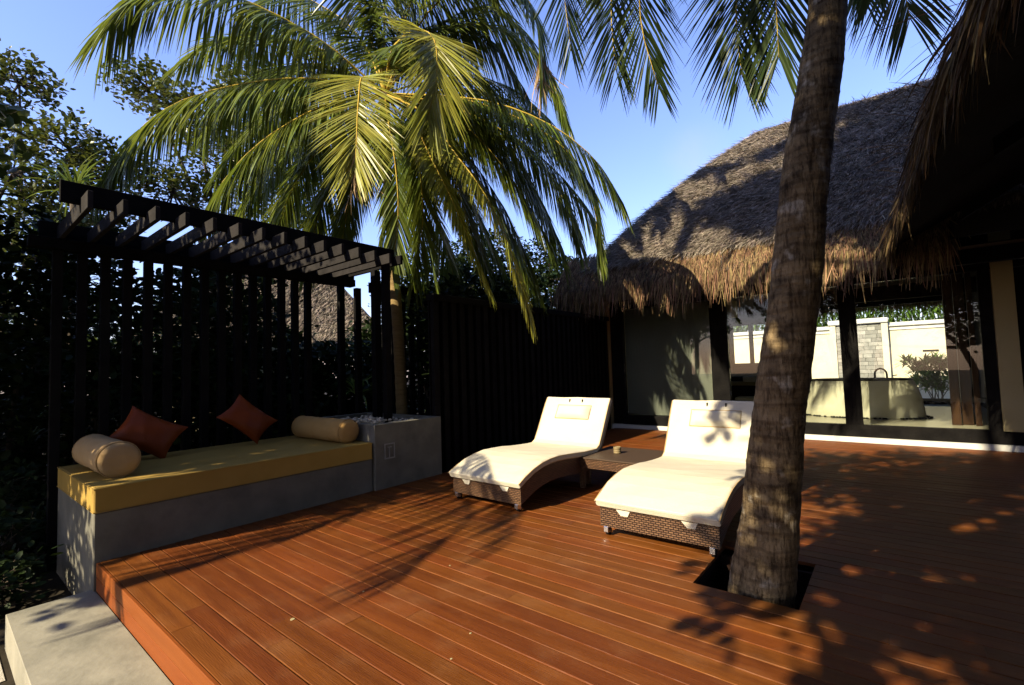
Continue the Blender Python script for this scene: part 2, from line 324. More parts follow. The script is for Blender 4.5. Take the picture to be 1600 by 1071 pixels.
def frond(parent, P, L=.9, n=80, s0=.18, droop=1.1, lm='leaflet', w=.036, spread=1.0, dry_tip=0, name='frond', twist=0, tipfrac=.6, ribw=.022, hang=.7):
    n = int(n*1.9)
    pts = spline(P, 60); seg = np.linalg.norm(np.diff(pts, axis=0), axis=1); cum = np.r_[0, np.cumsum(seg)]/seg.sum()
    s = np.linspace(s0, .995, n) + rng.uniform(-.3, .3, n)*(1-s0)/n; s = np.clip(s, 0, 1)
    B = np.stack([np.interp(s, cum, pts[:, i]) for i in range(3)], 1)
    B2 = np.stack([np.interp(np.clip(s+.02, 0, 1.02), np.r_[cum, 1.02], np.r_[pts[:, i], pts[-1, i]+(pts[-1, i]-pts[-2, i])]) for i in range(3)], 1)
    B1 = np.stack([np.interp(np.clip(s-.02, 0, 1), cum, pts[:, i]) for i in range(3)], 1)
    T = nrm(B2-B1); side = np.cross(T, [0, 0, 1.]); 
    ln = np.linalg.norm(side, axis=1)
    fb = nrm(np.cross(pts[-1]-pts[0], [0, 0, 1.])); side = np.where(ln[:, None] < .35, fb, side); side = nrm(side - T*(side*T).sum(1, keepdims=True))
    nn = nrm(np.cross(side, T))
    if twist: side, nn = side*cos(twist)+nn*sin(twist), nn*cos(twist)-side*sin(twist)
    u = (s-s0)/(1-s0); prof = np.interp(u, [0, .12, .45, .8, 1], [.5, .9, 1, .88, tipfrac])
    ang = np.interp(u, [0, .5, 1], [1.25, 1.0, .42])*spread
    out = []
    for sg in (-1, 1):
        a = ang + rng.normal(0, .07, n); d = T*np.cos(a)[:, None] + sg*side*np.sin(a)[:, None] + nn*rng.uniform(.05, .22, n)[:, None] + np.array([0, 0, -1.])*(hang*rng.uniform(.75, 1.25, n))[:, None]
        out.append(strips(B, d, L*prof*rng.uniform(.82, 1.08, n), w*rng.uniform(.75, 1.15, n), droop*.42*rng.uniform(.5, 1.4, n), 5, nn + rng.normal(0, .35, (n, 3)), taper=.06))
    V, Q = join(out)
    me = link_np(name, V, Q, M[lm], parent)
    r = MB(); k = 14; pp = pts[np.linspace(0, 59, k).astype(int)]
    r.tube(pp, [ribw*(1-.85*i/(k-1)) for i in range(k)], 6)
    rb = r.build('rib', M['rachis'], None, smooth=True)
    off = wloc(parent); rb.data.transform(Matrix.Translation(-Vector(off))); rb.parent = me
    if dry_tip:
        nd = 46; ss = rng.uniform(1-dry_tip, 1, nd); Bd = np.stack([np.interp(ss, cum, pts[:, i]) for i in range(3)], 1)
        d = np.array([0, 0, -1.]) + rng.normal(0, .22, (nd, 3))
        V, Q = strips(Bd, d, rng.uniform(.35, .75, nd)*L, w*.8, .2, 4, rng.normal(0, 1, (nd, 3)), curl=rng.normal(0, .3, (nd, 3)))
        dd = link_np('dry_tip', V, Q, M['leaflet_dry'], parent); dd.data.transform(Matrix.Identity(4)); dd.parent = me
    return me

LEAF = np.array([(0, 0, 0), (.32, .30, .03), (.32, 0, -.04), (.32, -.30, .03), (.78, .24, .02), (.78, 0, -.05), (.78, -.24, .02), (1, 0, -.02)])
LEAFF = np.array([(0, 2, 1, 1), (0, 3, 2, 2), (1, 2, 5, 4), (2, 3, 6, 5), (4, 5, 7, 7), (5, 6, 7, 7)])
def leaves(centers, size, n_each=6, spread=1.0, tilt=.5):
    """rosettes of oval leaves; triangles"""
    C = np.repeat(centers, n_each, 0); N = len(C)
    th = rng.uniform(0, 2*pi, N); el = rng.normal(.25, tilt, N)
    d = np.stack([np.cos(th)*np.cos(el), np.sin(th)*np.cos(el), np.sin(el)], 1)
    s = nrm(np.cross(d, [0, 0, 1.]) + rng.normal(0, .35, (N, 3))); s = nrm(s - d*(s*d).sum(1, keepdims=True)); u = np.cross(s, d)
    sz = size*rng.uniform(.6, 1.2, N)
    C = C + d*(.25*sz*spread)[:, None] + rng.normal(0, .35*size, (N, 3))
    V = C[:, None] + sz[:, None, None]*(LEAF[None, :, :1]*d[:, None]+LEAF[None, :, 1:2]*s[:, None]+LEAF[None, :, 2:]*u[:, None])
    T = np.array([(0, 2, 1), (0, 3, 2), (1, 2, 5), (1, 5, 4), (2, 3, 6), (2, 6, 5), (4, 5, 7), (5, 6, 7)])
    Fc = (np.arange(N)*8)[:, None, None] + T[None]
    return V.reshape(-1, 3), Fc.reshape(-1, 3)
def leafy_tree(name, base, blobs, size, ros, label, cat='tree', group=None, lm='leaf', trunk_r=.14, n_each=6, mass=None, fk=(.35, .45)):
    t = thing(name, base, label, cat, group); base = np.array(base, float)
    tb = MB(); cs = []
    top = np.mean([b[0] for b in blobs], 0); fork = base + (top-base)*np.array([fk[0], fk[0], fk[1]])
    tb.tube(spline([base-[0, 0, .1], base+(fork-base)*.5+rng.normal(0, .12, 3), fork], 7), [trunk_r*(1.15-.35*i/6) for i in range(7)], 9)
    for c, r in blobs:
        c = np.array(c, float)
        tb.tube(spline([fork, (fork+c)/2+rng.normal(0, .25, 3), c], 7), [trunk_r*.6*(1-.75*i/6) for i in range(7)], 6)
        k = int(ros*(r**2)); dd = nrm(rng.normal(0, 1, (k, 3))); rr = r*rng.uniform(.25, 1.08, k)**.6
        pts = c + dd*rr[:, None]*np.array([1, 1, .8])
        keep = np.sin(pts[:, 0]*2.3/r*1.2+c[1])*np.sin(pts[:, 1]*2.1/r+1)*np.sin(pts[:, 2]*2.7/r+c[0]) > -.28
        pts = pts[keep]; cs.append(pts)
        for q in pts[::max(1, len(pts)//16)]:
            mid = (c+q)/2+rng.normal(0, .12*r, 3); tb.tube([c, mid, q], [trunk_r*.2, trunk_r*.12, .006], 4, cap=False)
    tb.build('trunk', M['bark'], t, smooth=True)
    V, Fc = leaves(np.concatenate(cs), size, n_each)
    link_np('crown', V, Fc, M[lm], t, kind='stuff' if mass else None)
    return t
def strap_plant(base, n, L, label, group=None, lm='strap', w=.06, stem=0, name='pandanus_plant', cat='plant', droop=1.6, elev=1.0):
    t = thing(name, base, label, cat, group); b = np.array(base, float) + [0, 0, stem]
    if stem: s = MB(); s.tube([base, b], [.07, .06], 8); s.build('stem', M['bark'], t, smooth=True)
    th = rng.uniform(0, 2*pi, n); el = rng.uniform(.25, 1.35, n)*elev
    d = np.stack([np.cos(th)*np.cos(el), np.sin(th)*np.cos(el), np.sin(el)], 1)
    V, Q = strips(b+d*.04+rng.normal(0, .03, (n, 3)), d, L*rng.uniform(.6, 1.1, n), w, droop*rng.uniform(.5, 1.2, n), 6, [0, 0, 1], taper=.05)
    link_np('leaf_rosette' if stem else 'leaf_rosette', V, Q, M[lm], t); return t

# ------------------------------------------------------------------ ground, deck, step
g = MB(); g.add([(-90, -60, -.5), (60, -60, -.5), (60, 90, -.5), (-90, 90, -.5)], [(0, 1, 2, 3)]); tag(g.build('ground', M['ground']), kind='structure')
g = MB(); g.add([(-7.0, -8, -.493), (-5.0, -8, -.493), (-5.0, .40, -.493), (-5.9, .40, -.493), (-6.3, .1, -.493), (-7, -2, -.493)], [(0, 1, 2, 3, 4, 5)]); tag(g.build('path', M['sand']), kind='structure')

deck = MB()
for i in range(18): x = -5.45+i*.5; deck.box((x-.025, 1.06 if not -1.3 < x < -.4 else 1.06, -.2), (x+.025, 3.4 if -1.3 < x < -.4 else 11.0, -.03))
deck.box((-5.5, 1.04, -.48), (-5.44, 11.0, -.02))
deck = tag(deck.build('deck', M['deck_frame']), kind='structure')
PW = .1405; y = 1.0; row = 0; HX0, HX1, HY0, HY1 = -1.22, -.555, 3.53, 4.235
def plank(x0, x1, ya, yb):
    c = random.choice((.0015, .0025, .003, .004)); t = .026; zz = random.uniform(-.0012, .0012); o = MB()
    cx, cy = (x0+x1)/2, (ya+yb)/2; a, b = ya-cy, yb-cy; l = (x1-x0)/2
    o.prismX([(a, -t), (b, -t), (b, -c), (b-c, 0), (a+c, 0), (a, -c)], -l, l)
    p = o.build('plank', M['deck']); p.location = (cx, cy, zz); p.parent = deck; return p
while y + PW < 11.06:
    ya, yb = y+.0035, y+PW-.0035; cuts = [-5.545]
    x = -5.545 + random.uniform(1.2, 3.4)
    if row == 3: x = -3.19
    if row == 7: x = -2.55
    while x < 3.4: cuts.append(x); x += random.uniform(3.4, 5.2)
    cuts.append(4.2)
    for a, b in zip(cuts[:-1], cuts[1:]):
        a += .0007; b -= .0007
        if yb > HY0 and ya < HY1 and b > HX0 and a < HX1:
            if a < HX0-.05: plank(a, HX0, ya, yb)
            if b > HX1+.05: plank(HX1, b, ya, yb)
        else: plank(a, b, ya, yb)
    y += PW; row += 1
for z0, z1 in ((-.118, -.001), (-.24, -.122)):
    o = MB(); o.cbox((-5.545, .977, z0), (4.2, 1.0, z1), .003); p = o.build('fascia_board', M['fascia'], deck)
for px_, py_ in ((457, 968), (568, 925), (703, 884), (735, 990), (705, 1030)):
    q = at(px_, py_, z=0); o = MB(); o.tube([(q[0], q[1], -.004), (q[0], q[1], .0022)], .014 if px_ == 457 else .007, 12); o.build('knot_disc', M['cream'], deck)  # pale discs stand for light knots in the boards
for (x0, y0, x1, y1) in ((HX0-.03, HY0-.03, HX1+.03, HY0), (HX0-.03, HY1, HX1+.03, HY1+.03), (HX0-.03, HY0, HX0, HY1), (HX1, HY0, HX1+.03, HY1)):
    o = MB(); o.box((x0, y0, -.30), (x1, y1, -.028)); o.build('hole_trim', M['deck_frame'], deck)
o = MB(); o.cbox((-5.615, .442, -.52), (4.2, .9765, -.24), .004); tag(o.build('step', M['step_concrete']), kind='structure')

# ------------------------------------------------------------------ bench, planter
b = thing('daybed_bench', (-6.45, 2.4, -.45), 'long grey concrete bench with olive mattress under the black pergola', 'bench')
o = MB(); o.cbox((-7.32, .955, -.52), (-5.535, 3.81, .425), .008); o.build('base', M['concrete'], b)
o = MB(); o.cbox((-7.33, .95, .427), (-5.525, 3.805, .648), .012); o.build('mattress', M['olive_cloth'], b, bevel=.006)
def piping(pts): o = MB(); o.tube(pts, .007, 6); return o
for z in (.64, .435): o = MB(); o.tube([(-7.33, .949, z), (-5.524, .949, z), (-5.524, 3.805, z)], .005, 6); o.build('piping', M['olive_cloth'], b)

pl = thing('concrete_planter', (-6.45, 4.4, -.45), 'square grey concrete planter with pebbles at the right end of the bench', 'planter')
x0, x1, y0, y1, zt = -7.4, -5.5, 3.825, 5.03, .877; th = .13
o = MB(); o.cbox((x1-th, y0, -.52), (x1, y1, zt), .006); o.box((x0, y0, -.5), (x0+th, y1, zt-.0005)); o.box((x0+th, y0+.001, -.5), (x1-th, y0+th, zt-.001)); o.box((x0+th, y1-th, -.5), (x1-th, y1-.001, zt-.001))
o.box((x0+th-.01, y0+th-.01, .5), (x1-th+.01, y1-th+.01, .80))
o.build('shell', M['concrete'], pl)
# switch plate
o = MB(); cx, cz = 4.06, .50
for (a, c, e, f) in ((-.085, -.105, .085, -.09), (-.085, .09, .085, .105), (-.085, -.09, -.07, .09), (.07, -.09, .085, .09), (-.012, -.09, .0, .06), (-.035, .045, .03, .06)):
    o.box((-5.499, cx+a, cz+c), (-5.488, cx+e, cz+f))
o.build('socket_frame', M['stone'], pl)
cs = []
for i in range(240):
    cs.append((random.uniform(x0+.2, x1-.2), random.uniform(y0+.17, y1-.17), .80+random.uniform(.0, .05)))
cs += [(-6.1+random.gauss(0, .22), 4.15+random.gauss(0, .12), .86+random.uniform(0, .04)) for _ in range(70)]
def ell(c, r, n=7):
    V = [(c[0], c[1], c[2]-r[2])]; m_ = 5
    for i in (1, 2, 3):
        for k in range(n): a = 2*pi*k/n; ph = pi*i/4; V.append((c[0]+r[0]*sin(ph)*cos(a), c[1]+r[1]*sin(ph)*sin(a), c[2]-r[2]*cos(ph)))
    V.append((c[0], c[1], c[2]+r[2])); Fc = [(0, 1+(k+1) % n, 1+k) for k in range(n)]
    for i in range(2):
        for k in range(n): j = (k+1) % n; Fc.append((1+i*n+k, 1+i*n+j, 1+(i+1)*n+j, 1+(i+1)*n+k))
    Fc += [(1+2*n+k, 1+2*n+(k+1) % n, 1+3*n) for k in range(n)]
    return V, Fc
o = MB()
for c in cs: o.add(*ell(c, (random.uniform(.018, .04), random.uniform(.018, .04), random.uniform(.012, .022))))
tag(o.build('pebbles', M['pebble'], smooth=True), 'cream and tan pebbles filling the concrete planter top', 'pebbles', kind='stuff')

def bolster(c0, c1, r, m, label):
    t = thing('bolster_cushion', (np.array(c0)+c1)/2-[0, 0, r], label, 'cushion', 'round bolster cushions on the bench')
    c0, c1 = np.array(c0, float), np.array(c1, float); P, Rr = [], []
    for u, k in ((-.03, .25), (-.028, .7), (-.012, .93), (.02, 1), (.2, 1.02), (.4, .985), (.6, 1.01), (.8, 1.0), (.98, 1), (1.012, .93), (1.028, .7), (1.03, .25)):
        P.append(c0+(c1-c0)*u); Rr.append(r*k)
    o = MB(); o.tube(P, Rr, 28); o.build('cover', m, t, smooth=True)
    for u in (.005, .995):
        o = MB(); ax = nrm(c1-c0); a = nrm(np.cross(ax, [0, 0, 1.])); bb = np.cross(ax, a); ctr = c0+(c1-c0)*u
        o.tube([ctr+r*1.0*(cos(k*pi/14)*a+sin(k*pi/14)*bb) for k in range(29)], .006, 5); o.build('piping', m, t)
bolster((-7.05, 1.20, .822), (-5.92, 1.20, .822), .172, M['bolster_pale'], 'pale beige bolster lying at the near left end of the bench')
bolster((-7.05, 3.61, .805), (-5.78, 3.61, .805), .158, M['bolster'], 'tan bolster lying across the bench beside the planter')
def pillow(c, d1, d2, label, th=.11):
    c, d1, d2 = map(lambda q: np.array(q, float), (c, d1, d2)); U, W2 = (d1+d2)/2, (d1-d2)/2; N_ = nrm(np.cross(U, W2))
    n = 17; V = []; Fc = []
    for sd in (1, -1):
        for i in range(n):
            for j in range(n):
                u, v = 2*i/(n-1)-1, 2*j/(n-1)-1
                h = th*((1-u**2)*(1-v**2))**.42*(1+.08*sin(5*u+3*v)+.05*sin(9*v-4*u))
                k = 1-.13*(1-abs(u)**2); k2 = 1-.13*(1-abs(v)**2)
                V.append(tuple(c + U*u*k2 + W2*v*k + N_*sd*h))
    for sdi in range(2):
        for i in range(n-1):
            for j in range(n-1):
                a = sdi*n*n+i*n+j; q = (a, a+n, a+n+1, a+1); Fc.append(q if sdi == 0 else q[::-1])
    o = MB(); o.add(V, Fc); ob = o.build('throw_pillow', M['orange_cloth'], smooth=True)
    return tag(ob, label, 'pillow', 'orange pillows on the bench')
pillow((-6.98, 1.69, .95), (-.16, -.12, .335), (.05, .40, .03), 'burnt orange pillow leaning behind the left bolster')
pillow((-7.02, 2.83, 1.0), (-.14, -.06, .35), (.04, .39, -.06), 'burnt orange pillow standing on one corner at the middle of the bench')

# ------------------------------------------------------------------ pergola
pg = thing('pergola', (-6.7, 2.7, -.45), 'black timber pergola with slatted back over the daybed', 'pergola')
def part_box(name, a, b_, m=None, par=pg, c=.004): o = MB(); o.cbox(a, b_, c); return o.build(name, m or M['black_wood'], par)
part_box('front_beam', (-6.24, .78, 3.35), (-6.18, 4.72, 3.56))
part_box('back_beam', (-7.58, .78, 3.24), (-7.52, 4.85, 3.46))
part_box('ledger', (-7.50-.0, .68, 3.115), (-7.33, 4.75, 3.235))
for k in range(15):
    yy = .93 + k*.214; part_box('slat_post', (-7.50, yy-.045, -.5), (-7.40, yy+.045, 3.112))
for yy in (4.53, 4.86): part_box('slat_post', (-7.50, yy-.05, -.5), (-7.40, yy+.05, 3.112))
part_box('post', (-6.80, 4.69, .80), (-6.68, 4.81, 3.30))
part_box('post', (-6.10, 4.40, .80), (-6.0, 4.50, 3.40))
part_box('cross_beam', (-7.5, 4.70, 3.30), (-6.0, 4.75, 3.44))
for k in range(15):
    yy = .95 + k*.2655; o = MB(); o.cbox((-7.62 if k else -7.66, yy-.022, 3.24-.0), (-5.86, yy+.022, 3.39+(.02 if k == 0 else 0)), .003)
    if yy < 4.65: o.build('rafter', M['rafter_wood'], pg)

# slatted screens
s = thing('slatted_screen', (-5.7, 8, -.45), 'tall black slatted screen between the planter and the thatched house', 'screen')
for k in range(30):
    yy = 5.14+k*.2; o = MB(); o.cbox((-5.76, yy-.055, -.5), (-5.68, yy+.055, 2.72), .004); o.build('slat', M['black_wood'], s)
o = MB(); o.box((-5.80, 5.07, -.5), (-5.775, 11.0, 2.72)); o.build('backing_panel', M['black_wood'], s)
o = MB(); o.cbox((-5.82, 5.06, 2.72), (-5.64, 11.05, 2.82), .004); o.build('top_rail', M['black_wood'], s)
s = thing('slatted_screen', (-7.6, 8, -.45), 'black slat screen standing behind the slim palm trunk', 'screen')
for k in range(22):
    yy = 5.35+k*.215; o = MB(); o.cbox((-7.66, yy-.05, -.5), (-7.58, yy+.05, 3.3), .004); o.build('slat', M['black_wood'], s)
o = MB(); o.box((-7.68, 5.25, 3.1), (-7.665, 10, 3.3)); o.build('rail', M['black_wood'], s)

# ------------------------------------------------------------------ loungers
PROF = [(0, .335), (.12, .392), (.28, .452), (.45, .492), (.62, .512), (.8, .515), (1.0, .503), (1.2, .486), (1.4, .47), (1.6, .462), (1.72, .462)]
BACK = [(1.80, .50), (1.90, .66), (2.0, .83), (2.10, 1.0), (2.18, 1.115)]
def offset(pr, d):
    out = []
    for i, p in enumerate(pr):
        a = np.array(pr[max(i-1, 0)]); c = np.array(pr[min(i+1, len(pr)-1)]); t = c-a; t = t/np.linalg.norm(t); out.append((p[0]+t[1]*d, p[1]-t[0]*d))
    return out
def lounger(loc, rz, label):
    t = thing('sun_lounger', (0, 0, 0), label, 'sun lounger', 'cream sun loungers on the deck'); W = .56
    full = PROF+BACK; lo = offset(full, .075); o = MB(); ring = full+lo[::-1]
    # mattress: rounded strip
    n = len(full); cross = [(-W, -.5), (-W-.008, 0), (-W+.0, .5)]
    V = []; Fc = []; xs = [-W, -W+.02, -.25, 0, .25, W-.02, W]
    def topz(i, x): return full[i]
    for i in range(n):
        (ya, za), (yb, zb) = full[i], lo[i]
        for x in xs: k = .82 if abs(x) == W else 1; wv = .004*sin(3*i+9*x); V.append((x, yb+(ya-yb)*k, zb+(za-zb)*k+wv))
        for x in xs[::-1]: k = .15 if abs(x) == W else 0; V.append((x, yb+(ya-yb)*k, zb+(za-zb)*k))
    m_ = 14
    for i in range(n-1):
        for k in range(m_): j = (k+1) % m_; Fc.append((i*m_+k, i*m_+j, (i+1)*m_+j, (i+1)*m_+k))
    Fc += [tuple(range(m_-1, -1, -1)), tuple((n-1)*m_+k for k in range(m_))]
    o.add(V, Fc); o.build('mattress', M['white_cloth'], t, smooth=False, bevel=.012)
    for sx in (-1, 1):
        o = MB(); o.tube([(sx*(W-.004), p[0]-.002, p[1]-.012) for p in full], .0055, 5); o.build('piping', M['bolster_pale'], t, smooth=True)
    # wicker base: sides follow the curve, front apron
    up_ = offset(PROF, .078); b2 = [(p[0], max(.085, p[1]-.20)) if i > 0 else (p[0], .085) for i, p in enumerate(up_)]
    b2 = [(y_, max(.085, z_)) for y_, z_ in b2]
    up_[0] = (.06, .255); b2[0] = (.06, .085)
    o = MB(); o.prismX([(y_, z_) for y_, z_ in up_]+[(y_, z_) for y_, z_ in b2[::-1]], -W+.025, W-.025); o.build('woven_base', M['wicker'], t)
    bu = offset([PROF[-1]]+BACK, .08); bd = offset([PROF[-1]]+BACK, .125); o = MB(); o.prismX(bu+bd[::-1], -W+.015, W-.015); o.build('back_frame', M['wicker'], t)
    for sx in (-1, 1):
        o = MB(); x = sx*(W-.06); o.cbox((x-.025, 1.55, 0), (x+.025, 1.61, .30), .004); o.build('leg', M['wicker'], t)
        o = MB(); o.tube([(x, 2.05, .80), (x, 1.95, .33)], .012, 6); o.build('back_strut', M['dark_metal'], t)
        # castor
        cx = sx*(W-.085); o = MB(); o.tube([(cx-.014, .10, .04), (cx+.014, .10, .04)], .04, 16); wl = o.build('wheel', M['rubber'], t, smooth=False)
        o = MB(); o.tube([(cx-.017, .10, .04), (cx+.017, .10, .04)], .018, 12); o.cbox((cx-.024, .045, .035), (cx+.024, .10, .087), .004); h = o.build('fork', M['chrome'], None); h.parent = wl
        o = MB(); x = sx*.30; o.add([(x-.07, .052, .262), (x+.07, .052, .262), (x+.045, .05, .21), (x-.02, .05, .21), (x-.07, .058, .262), (x+.07, .058, .262), (x+.045, .056, .21), (x-.02, .056, .21)],
              [(0, 1, 2, 3), (7, 6, 5, 4), (3, 2, 6, 7), (0, 3, 7, 4), (1, 5, 6, 2), (0, 4, 5, 1)]); o.build('elastic_tab', M['white_cloth'], t)
    # headrest
    bvec = nrm(np.array(BACK[-1])-np.array(BACK[0])); nv = np.array([-bvec[1], bvec[0]])   # outward
    p0 = np.array(BACK[0])+bvec*.36; p1 = np.array(BACK[0])+bvec*.58; o = MB(); V = []; Fc = []; nu, nv_ = 14, 8
    for i in range(nu):
        for j in range(nv_):
            u, v = 2*i/(nu-1)-1, 2*j/(nv_-1)-1; h = .075*((1-u**6)*(1-v**4))**.45; q = (p0+p1)/2+(p1-p0)/2*v+nv*(.004+h); V.append((u*.29, q[0], q[1]))
    for i in range(nu-1):
        for j in range(nv_-1): a = i*nv_+j; Fc.append((a, a+nv_, a+nv_+1, a+1))
    k = len(V)
    for i in range(nu):
        for j in range(nv_):
            u, v = 2*i/(nu-1)-1, 2*j/(nv_-1)-1; q = (p0+p1)/2+(p1-p0)/2*v+nv*.001; V.append((u*.29, q[0], q[1]))
    for i in range(nu-1):
        for j in range(nv_-1): a = k+i*nv_+j; Fc.append((a, a+1, a+nv_+1, a+nv_))
    o.add(V, Fc); hr = o.build('headrest', M['white_cloth'], t, smooth=True)
    o = MB(); ed = [(-.29, 0), (.29, 0), (.29, 1), (-.29, 1), (-.29, 0)]; o.tube([(x_, *(p0+(p1-p0)*v_+nv*.012)) for x_, v_ in ed], .005, 5); pi_ = o.build('piping', M['bolster_pale'], None); pi_.parent = hr
    for sx in (-1, 1):
        q = np.array(BACK[-1])-bvec*.09; x = sx*.11; o = MB(); a = q+nv*.006; c = q+nv*.012+bvec*.05
        o.box((x-.006, min(a[0], c[0])-.002, a[1]), (x+.006, max(a[0], c[0]), c[1])); s_ = o.build('tie', M['rubber'], t)
    t.location = loc; t.rotation_euler = (0, 0, rz); return t
L1 = lounger((-3.80, 4.08, 0), R_(-.5), 'cream cushioned rattan lounger nearer the bench, its cushion almost fully in sun')
L2 = copy_tree(L1); L2.location = (-1.70, 3.98, 0); L2.rotation_euler = (0, 0, R_(.5))
L2['label'] = 'cream cushioned rattan lounger beside the thick palm trunk, dappled by leaf shadow'
t = thing('side_table', (-2.85, 5.85, 0), 'low dark rattan table between the two loungers', 'table')
o = MB(); o.cbox((-3.30, 5.38, .385), (-2.38, 6.33, .405), .005); o.build('tabletop', mat('table_weave', (.07, .045, .028), (.10, .065, .04), 60, .5, .2, 200), t)
o = MB(); o.box((-3.285, 5.395, .27), (-2.395, 5.415, .385)); o.box((-3.285, 6.295, .27), (-2.395, 6.315, .385)); o.box((-3.285, 5.415, .27), (-3.265, 6.295, .385)); o.box((-2.415, 5.415, .27), (-2.395, 6.295, .385)); o.build('apron', M['wicker'], t)
for x, yv in ((-3.25, 5.44), (-2.45, 5.44), (-3.25, 6.26), (-2.45, 6.26)): o = MB(); o.cbox((x-.03, yv-.03, 0), (x+.03, yv+.03, .272), .004); o.build('leg', M['wicker'], t)
t = thing('candle_cup', (-2.95, 5.86, .405), 'small brown clay candle cup on the rattan table', 'candle holder')
o = MB(); o.lathe([(.045, 0), (.05, .006), (.05, .018), (.046, .022), (.05, .027), (.05, .045), (.046, .05), (.05, .055), (.05, .085), (.044, .088), (.043, .07)], (-2.95, 5.86, .405), 24); o.build('cup', M['cup'], t, smooth=True)
o = MB(); o.lathe([(.042, 0), (.042, .008)], (-2.95, 5.86, .466), 20); o.build('candle', M['candle'], t)

# ------------------------------------------------------------------ villa
V_ = thing('villa', (-2, 14, -.45), 'thatched house with dark framed glass front at the far side of the deck', 'house')
def vb(name, a, b_, m, c=0):
    o = MB(); (o.cbox(a, b_, c) if c else o.box(a, b_)); return o.build(name, m, V_)
vb('plinth', (-5.9, 11.10, -.5), (4.3, 11.22, .075), M['white_plaster'])
vb('floor_slab', (-5.9, 11.22, -.5), (4.3, 17.2, .275), M['floor_in'])
vb('sill_frame', (-5.42, 11.17, .077), (4.3, 11.32, .30), M['black_wood'])
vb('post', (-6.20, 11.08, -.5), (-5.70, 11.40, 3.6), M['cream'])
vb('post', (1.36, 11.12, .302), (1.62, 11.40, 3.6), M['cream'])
vb('mullion', (-5.69, 11.2, .08), (-5.36, 11.34, 3.4), M['black_wood'])
vb('mullion', (-3.20, 11.18, .302), (-2.84, 11.34, 3.4), M['black_wood'])
vb('mullion', (-.77, 11.18, .302), (-.50, 11.34, 3.4), M['black_wood'])
vb('mullion', (1.2, 11.18, .302), (1.355, 11.34, 3.4), M['black_wood'])
vb('head_beam', (-6.2, 11.17, 3.0), (4.3, 11.35, 3.6), M['black_wood'])
for a, c in ((-5.355, -3.205), (-2.835, -.775), (-.495, 1.195)):
    vb('window_pane', (a, 11.25, .303), (c, 11.258, 2.995), M['glass'])
vb('roller_blind', (-5.33, 11.30, .32), (-3.23, 11.305, 2.98), M['greyblind'])
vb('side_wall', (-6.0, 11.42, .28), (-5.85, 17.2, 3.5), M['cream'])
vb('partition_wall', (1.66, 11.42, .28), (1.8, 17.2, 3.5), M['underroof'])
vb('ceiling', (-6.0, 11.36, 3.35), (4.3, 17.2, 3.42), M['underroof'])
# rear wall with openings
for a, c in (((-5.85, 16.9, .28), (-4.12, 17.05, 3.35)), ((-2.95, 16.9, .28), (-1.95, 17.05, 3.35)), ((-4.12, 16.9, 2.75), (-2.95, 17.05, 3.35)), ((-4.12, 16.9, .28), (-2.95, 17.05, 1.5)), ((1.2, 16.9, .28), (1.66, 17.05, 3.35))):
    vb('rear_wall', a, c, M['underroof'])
vb('rear_frame', (-1.95, 16.88, .277), (1.2, 17.0, .42), M['black_wood']); vb('rear_frame', (-1.95, 16.88, 3.02), (1.2, 17.0, 3.35), M['black_wood'])
vb('rear_frame', (-3.62, 16.88, 1.5), (-3.52, 17.06, 2.75), M['black_wood'])
# wood folding doors inside right
for i, (a, c) in enumerate(((.80, .93), (.95, 1.10), (1.12, 1.2))):
    vb('folding_door', (a, 12.0+.1*(i % 2), .28), (c, 12.05+.1*(i % 2), 3.3), M['brown_door'])
vb('lamp_box', (-3.03, 11.9, 2.62), (-2.80, 12.05, 3.0), M['cream'])
vb('beam', (-2.84, 14.0, 2.9), (1.6, 14.12, 3.3), M['underroof'])

# bathtub, taps, vanity
t = thing('bathtub', (-.6, 13.2, .28), 'big pale oval freestanding bathtub behind the glass front', 'bathtub')
o = MB(); n = 40
prof = [(1.02, .0), (1.03, .03), (1.02, .15), (.99, .40), (.94, .62), (.885, .76), (.86, .805), (.84, .815), (.78, .80), (.74, .60), (.70, .25), (.5, .18)]
o.lathe(prof, (-.60, 13.2, .277), 48, sx=1.06, sy=.62); o.build('shell', M['tub'], t, smooth=True)
o = MB(); o.tube([(-.60+.86*1.06*cos(a), 13.2+.86*.62*sin(a), 1.09) for a in np.linspace(0, 2*pi, 49)], .018, 6, cap=False); o.build('rim', M['dark_metal'], t, smooth=True)
o = MB()
for k in range(150): a = random.uniform(0, 2*pi); q = random.uniform(1.06, 1.13); o.add(*ell((-.60+1.06*q*cos(a), 13.2+.63*q*sin(a), .295), (random.uniform(.02, .04), random.uniform(.02, .04), .018)))
tag(o.build('floor_pebbles', M['rubber'], smooth=True), 'ring of dark pebbles on the floor round the bathtub', 'pebbles', kind='stuff')
t = thing('tub_tap', (-.12, 13.72, .28), 'dark curved tap rising behind the bathtub rim', 'tap')
o = MB(); o.tube([(-.12, 13.85, .28), (-.12, 13.85, 1.18)]+[(-.12-.11+.11*cos(a), 13.85-.05, 1.18+.13*sin(a)) for a in np.linspace(0, pi, 9)]+[(-.34, 13.78, 1.10)], .02, 8); o.build('spout', M['dark_metal'], t, smooth=True)
o = MB(); o.tube([(-.02, 13.85, 1.14), (.06, 13.82, 1.16)], .012, 6); o.build('handle', M['dark_metal'], t, smooth=True)
t = thing('vanity_counter', (-3.6, 15.9, .28), 'dark wash counter with white basin inside left window', 'counter')
o = MB(); o.cbox((-4.6, 15.2, .85), (-2.35, 15.9, .95), .006); o.build('countertop', M['cream'], t)
o = MB(); o.box((-4.5, 15.3, .28), (-4.4, 15.85, .85)); o.box((-2.5, 15.3, .28), (-2.4, 15.85, .85)); o.build('support', M['black_wood'], t)
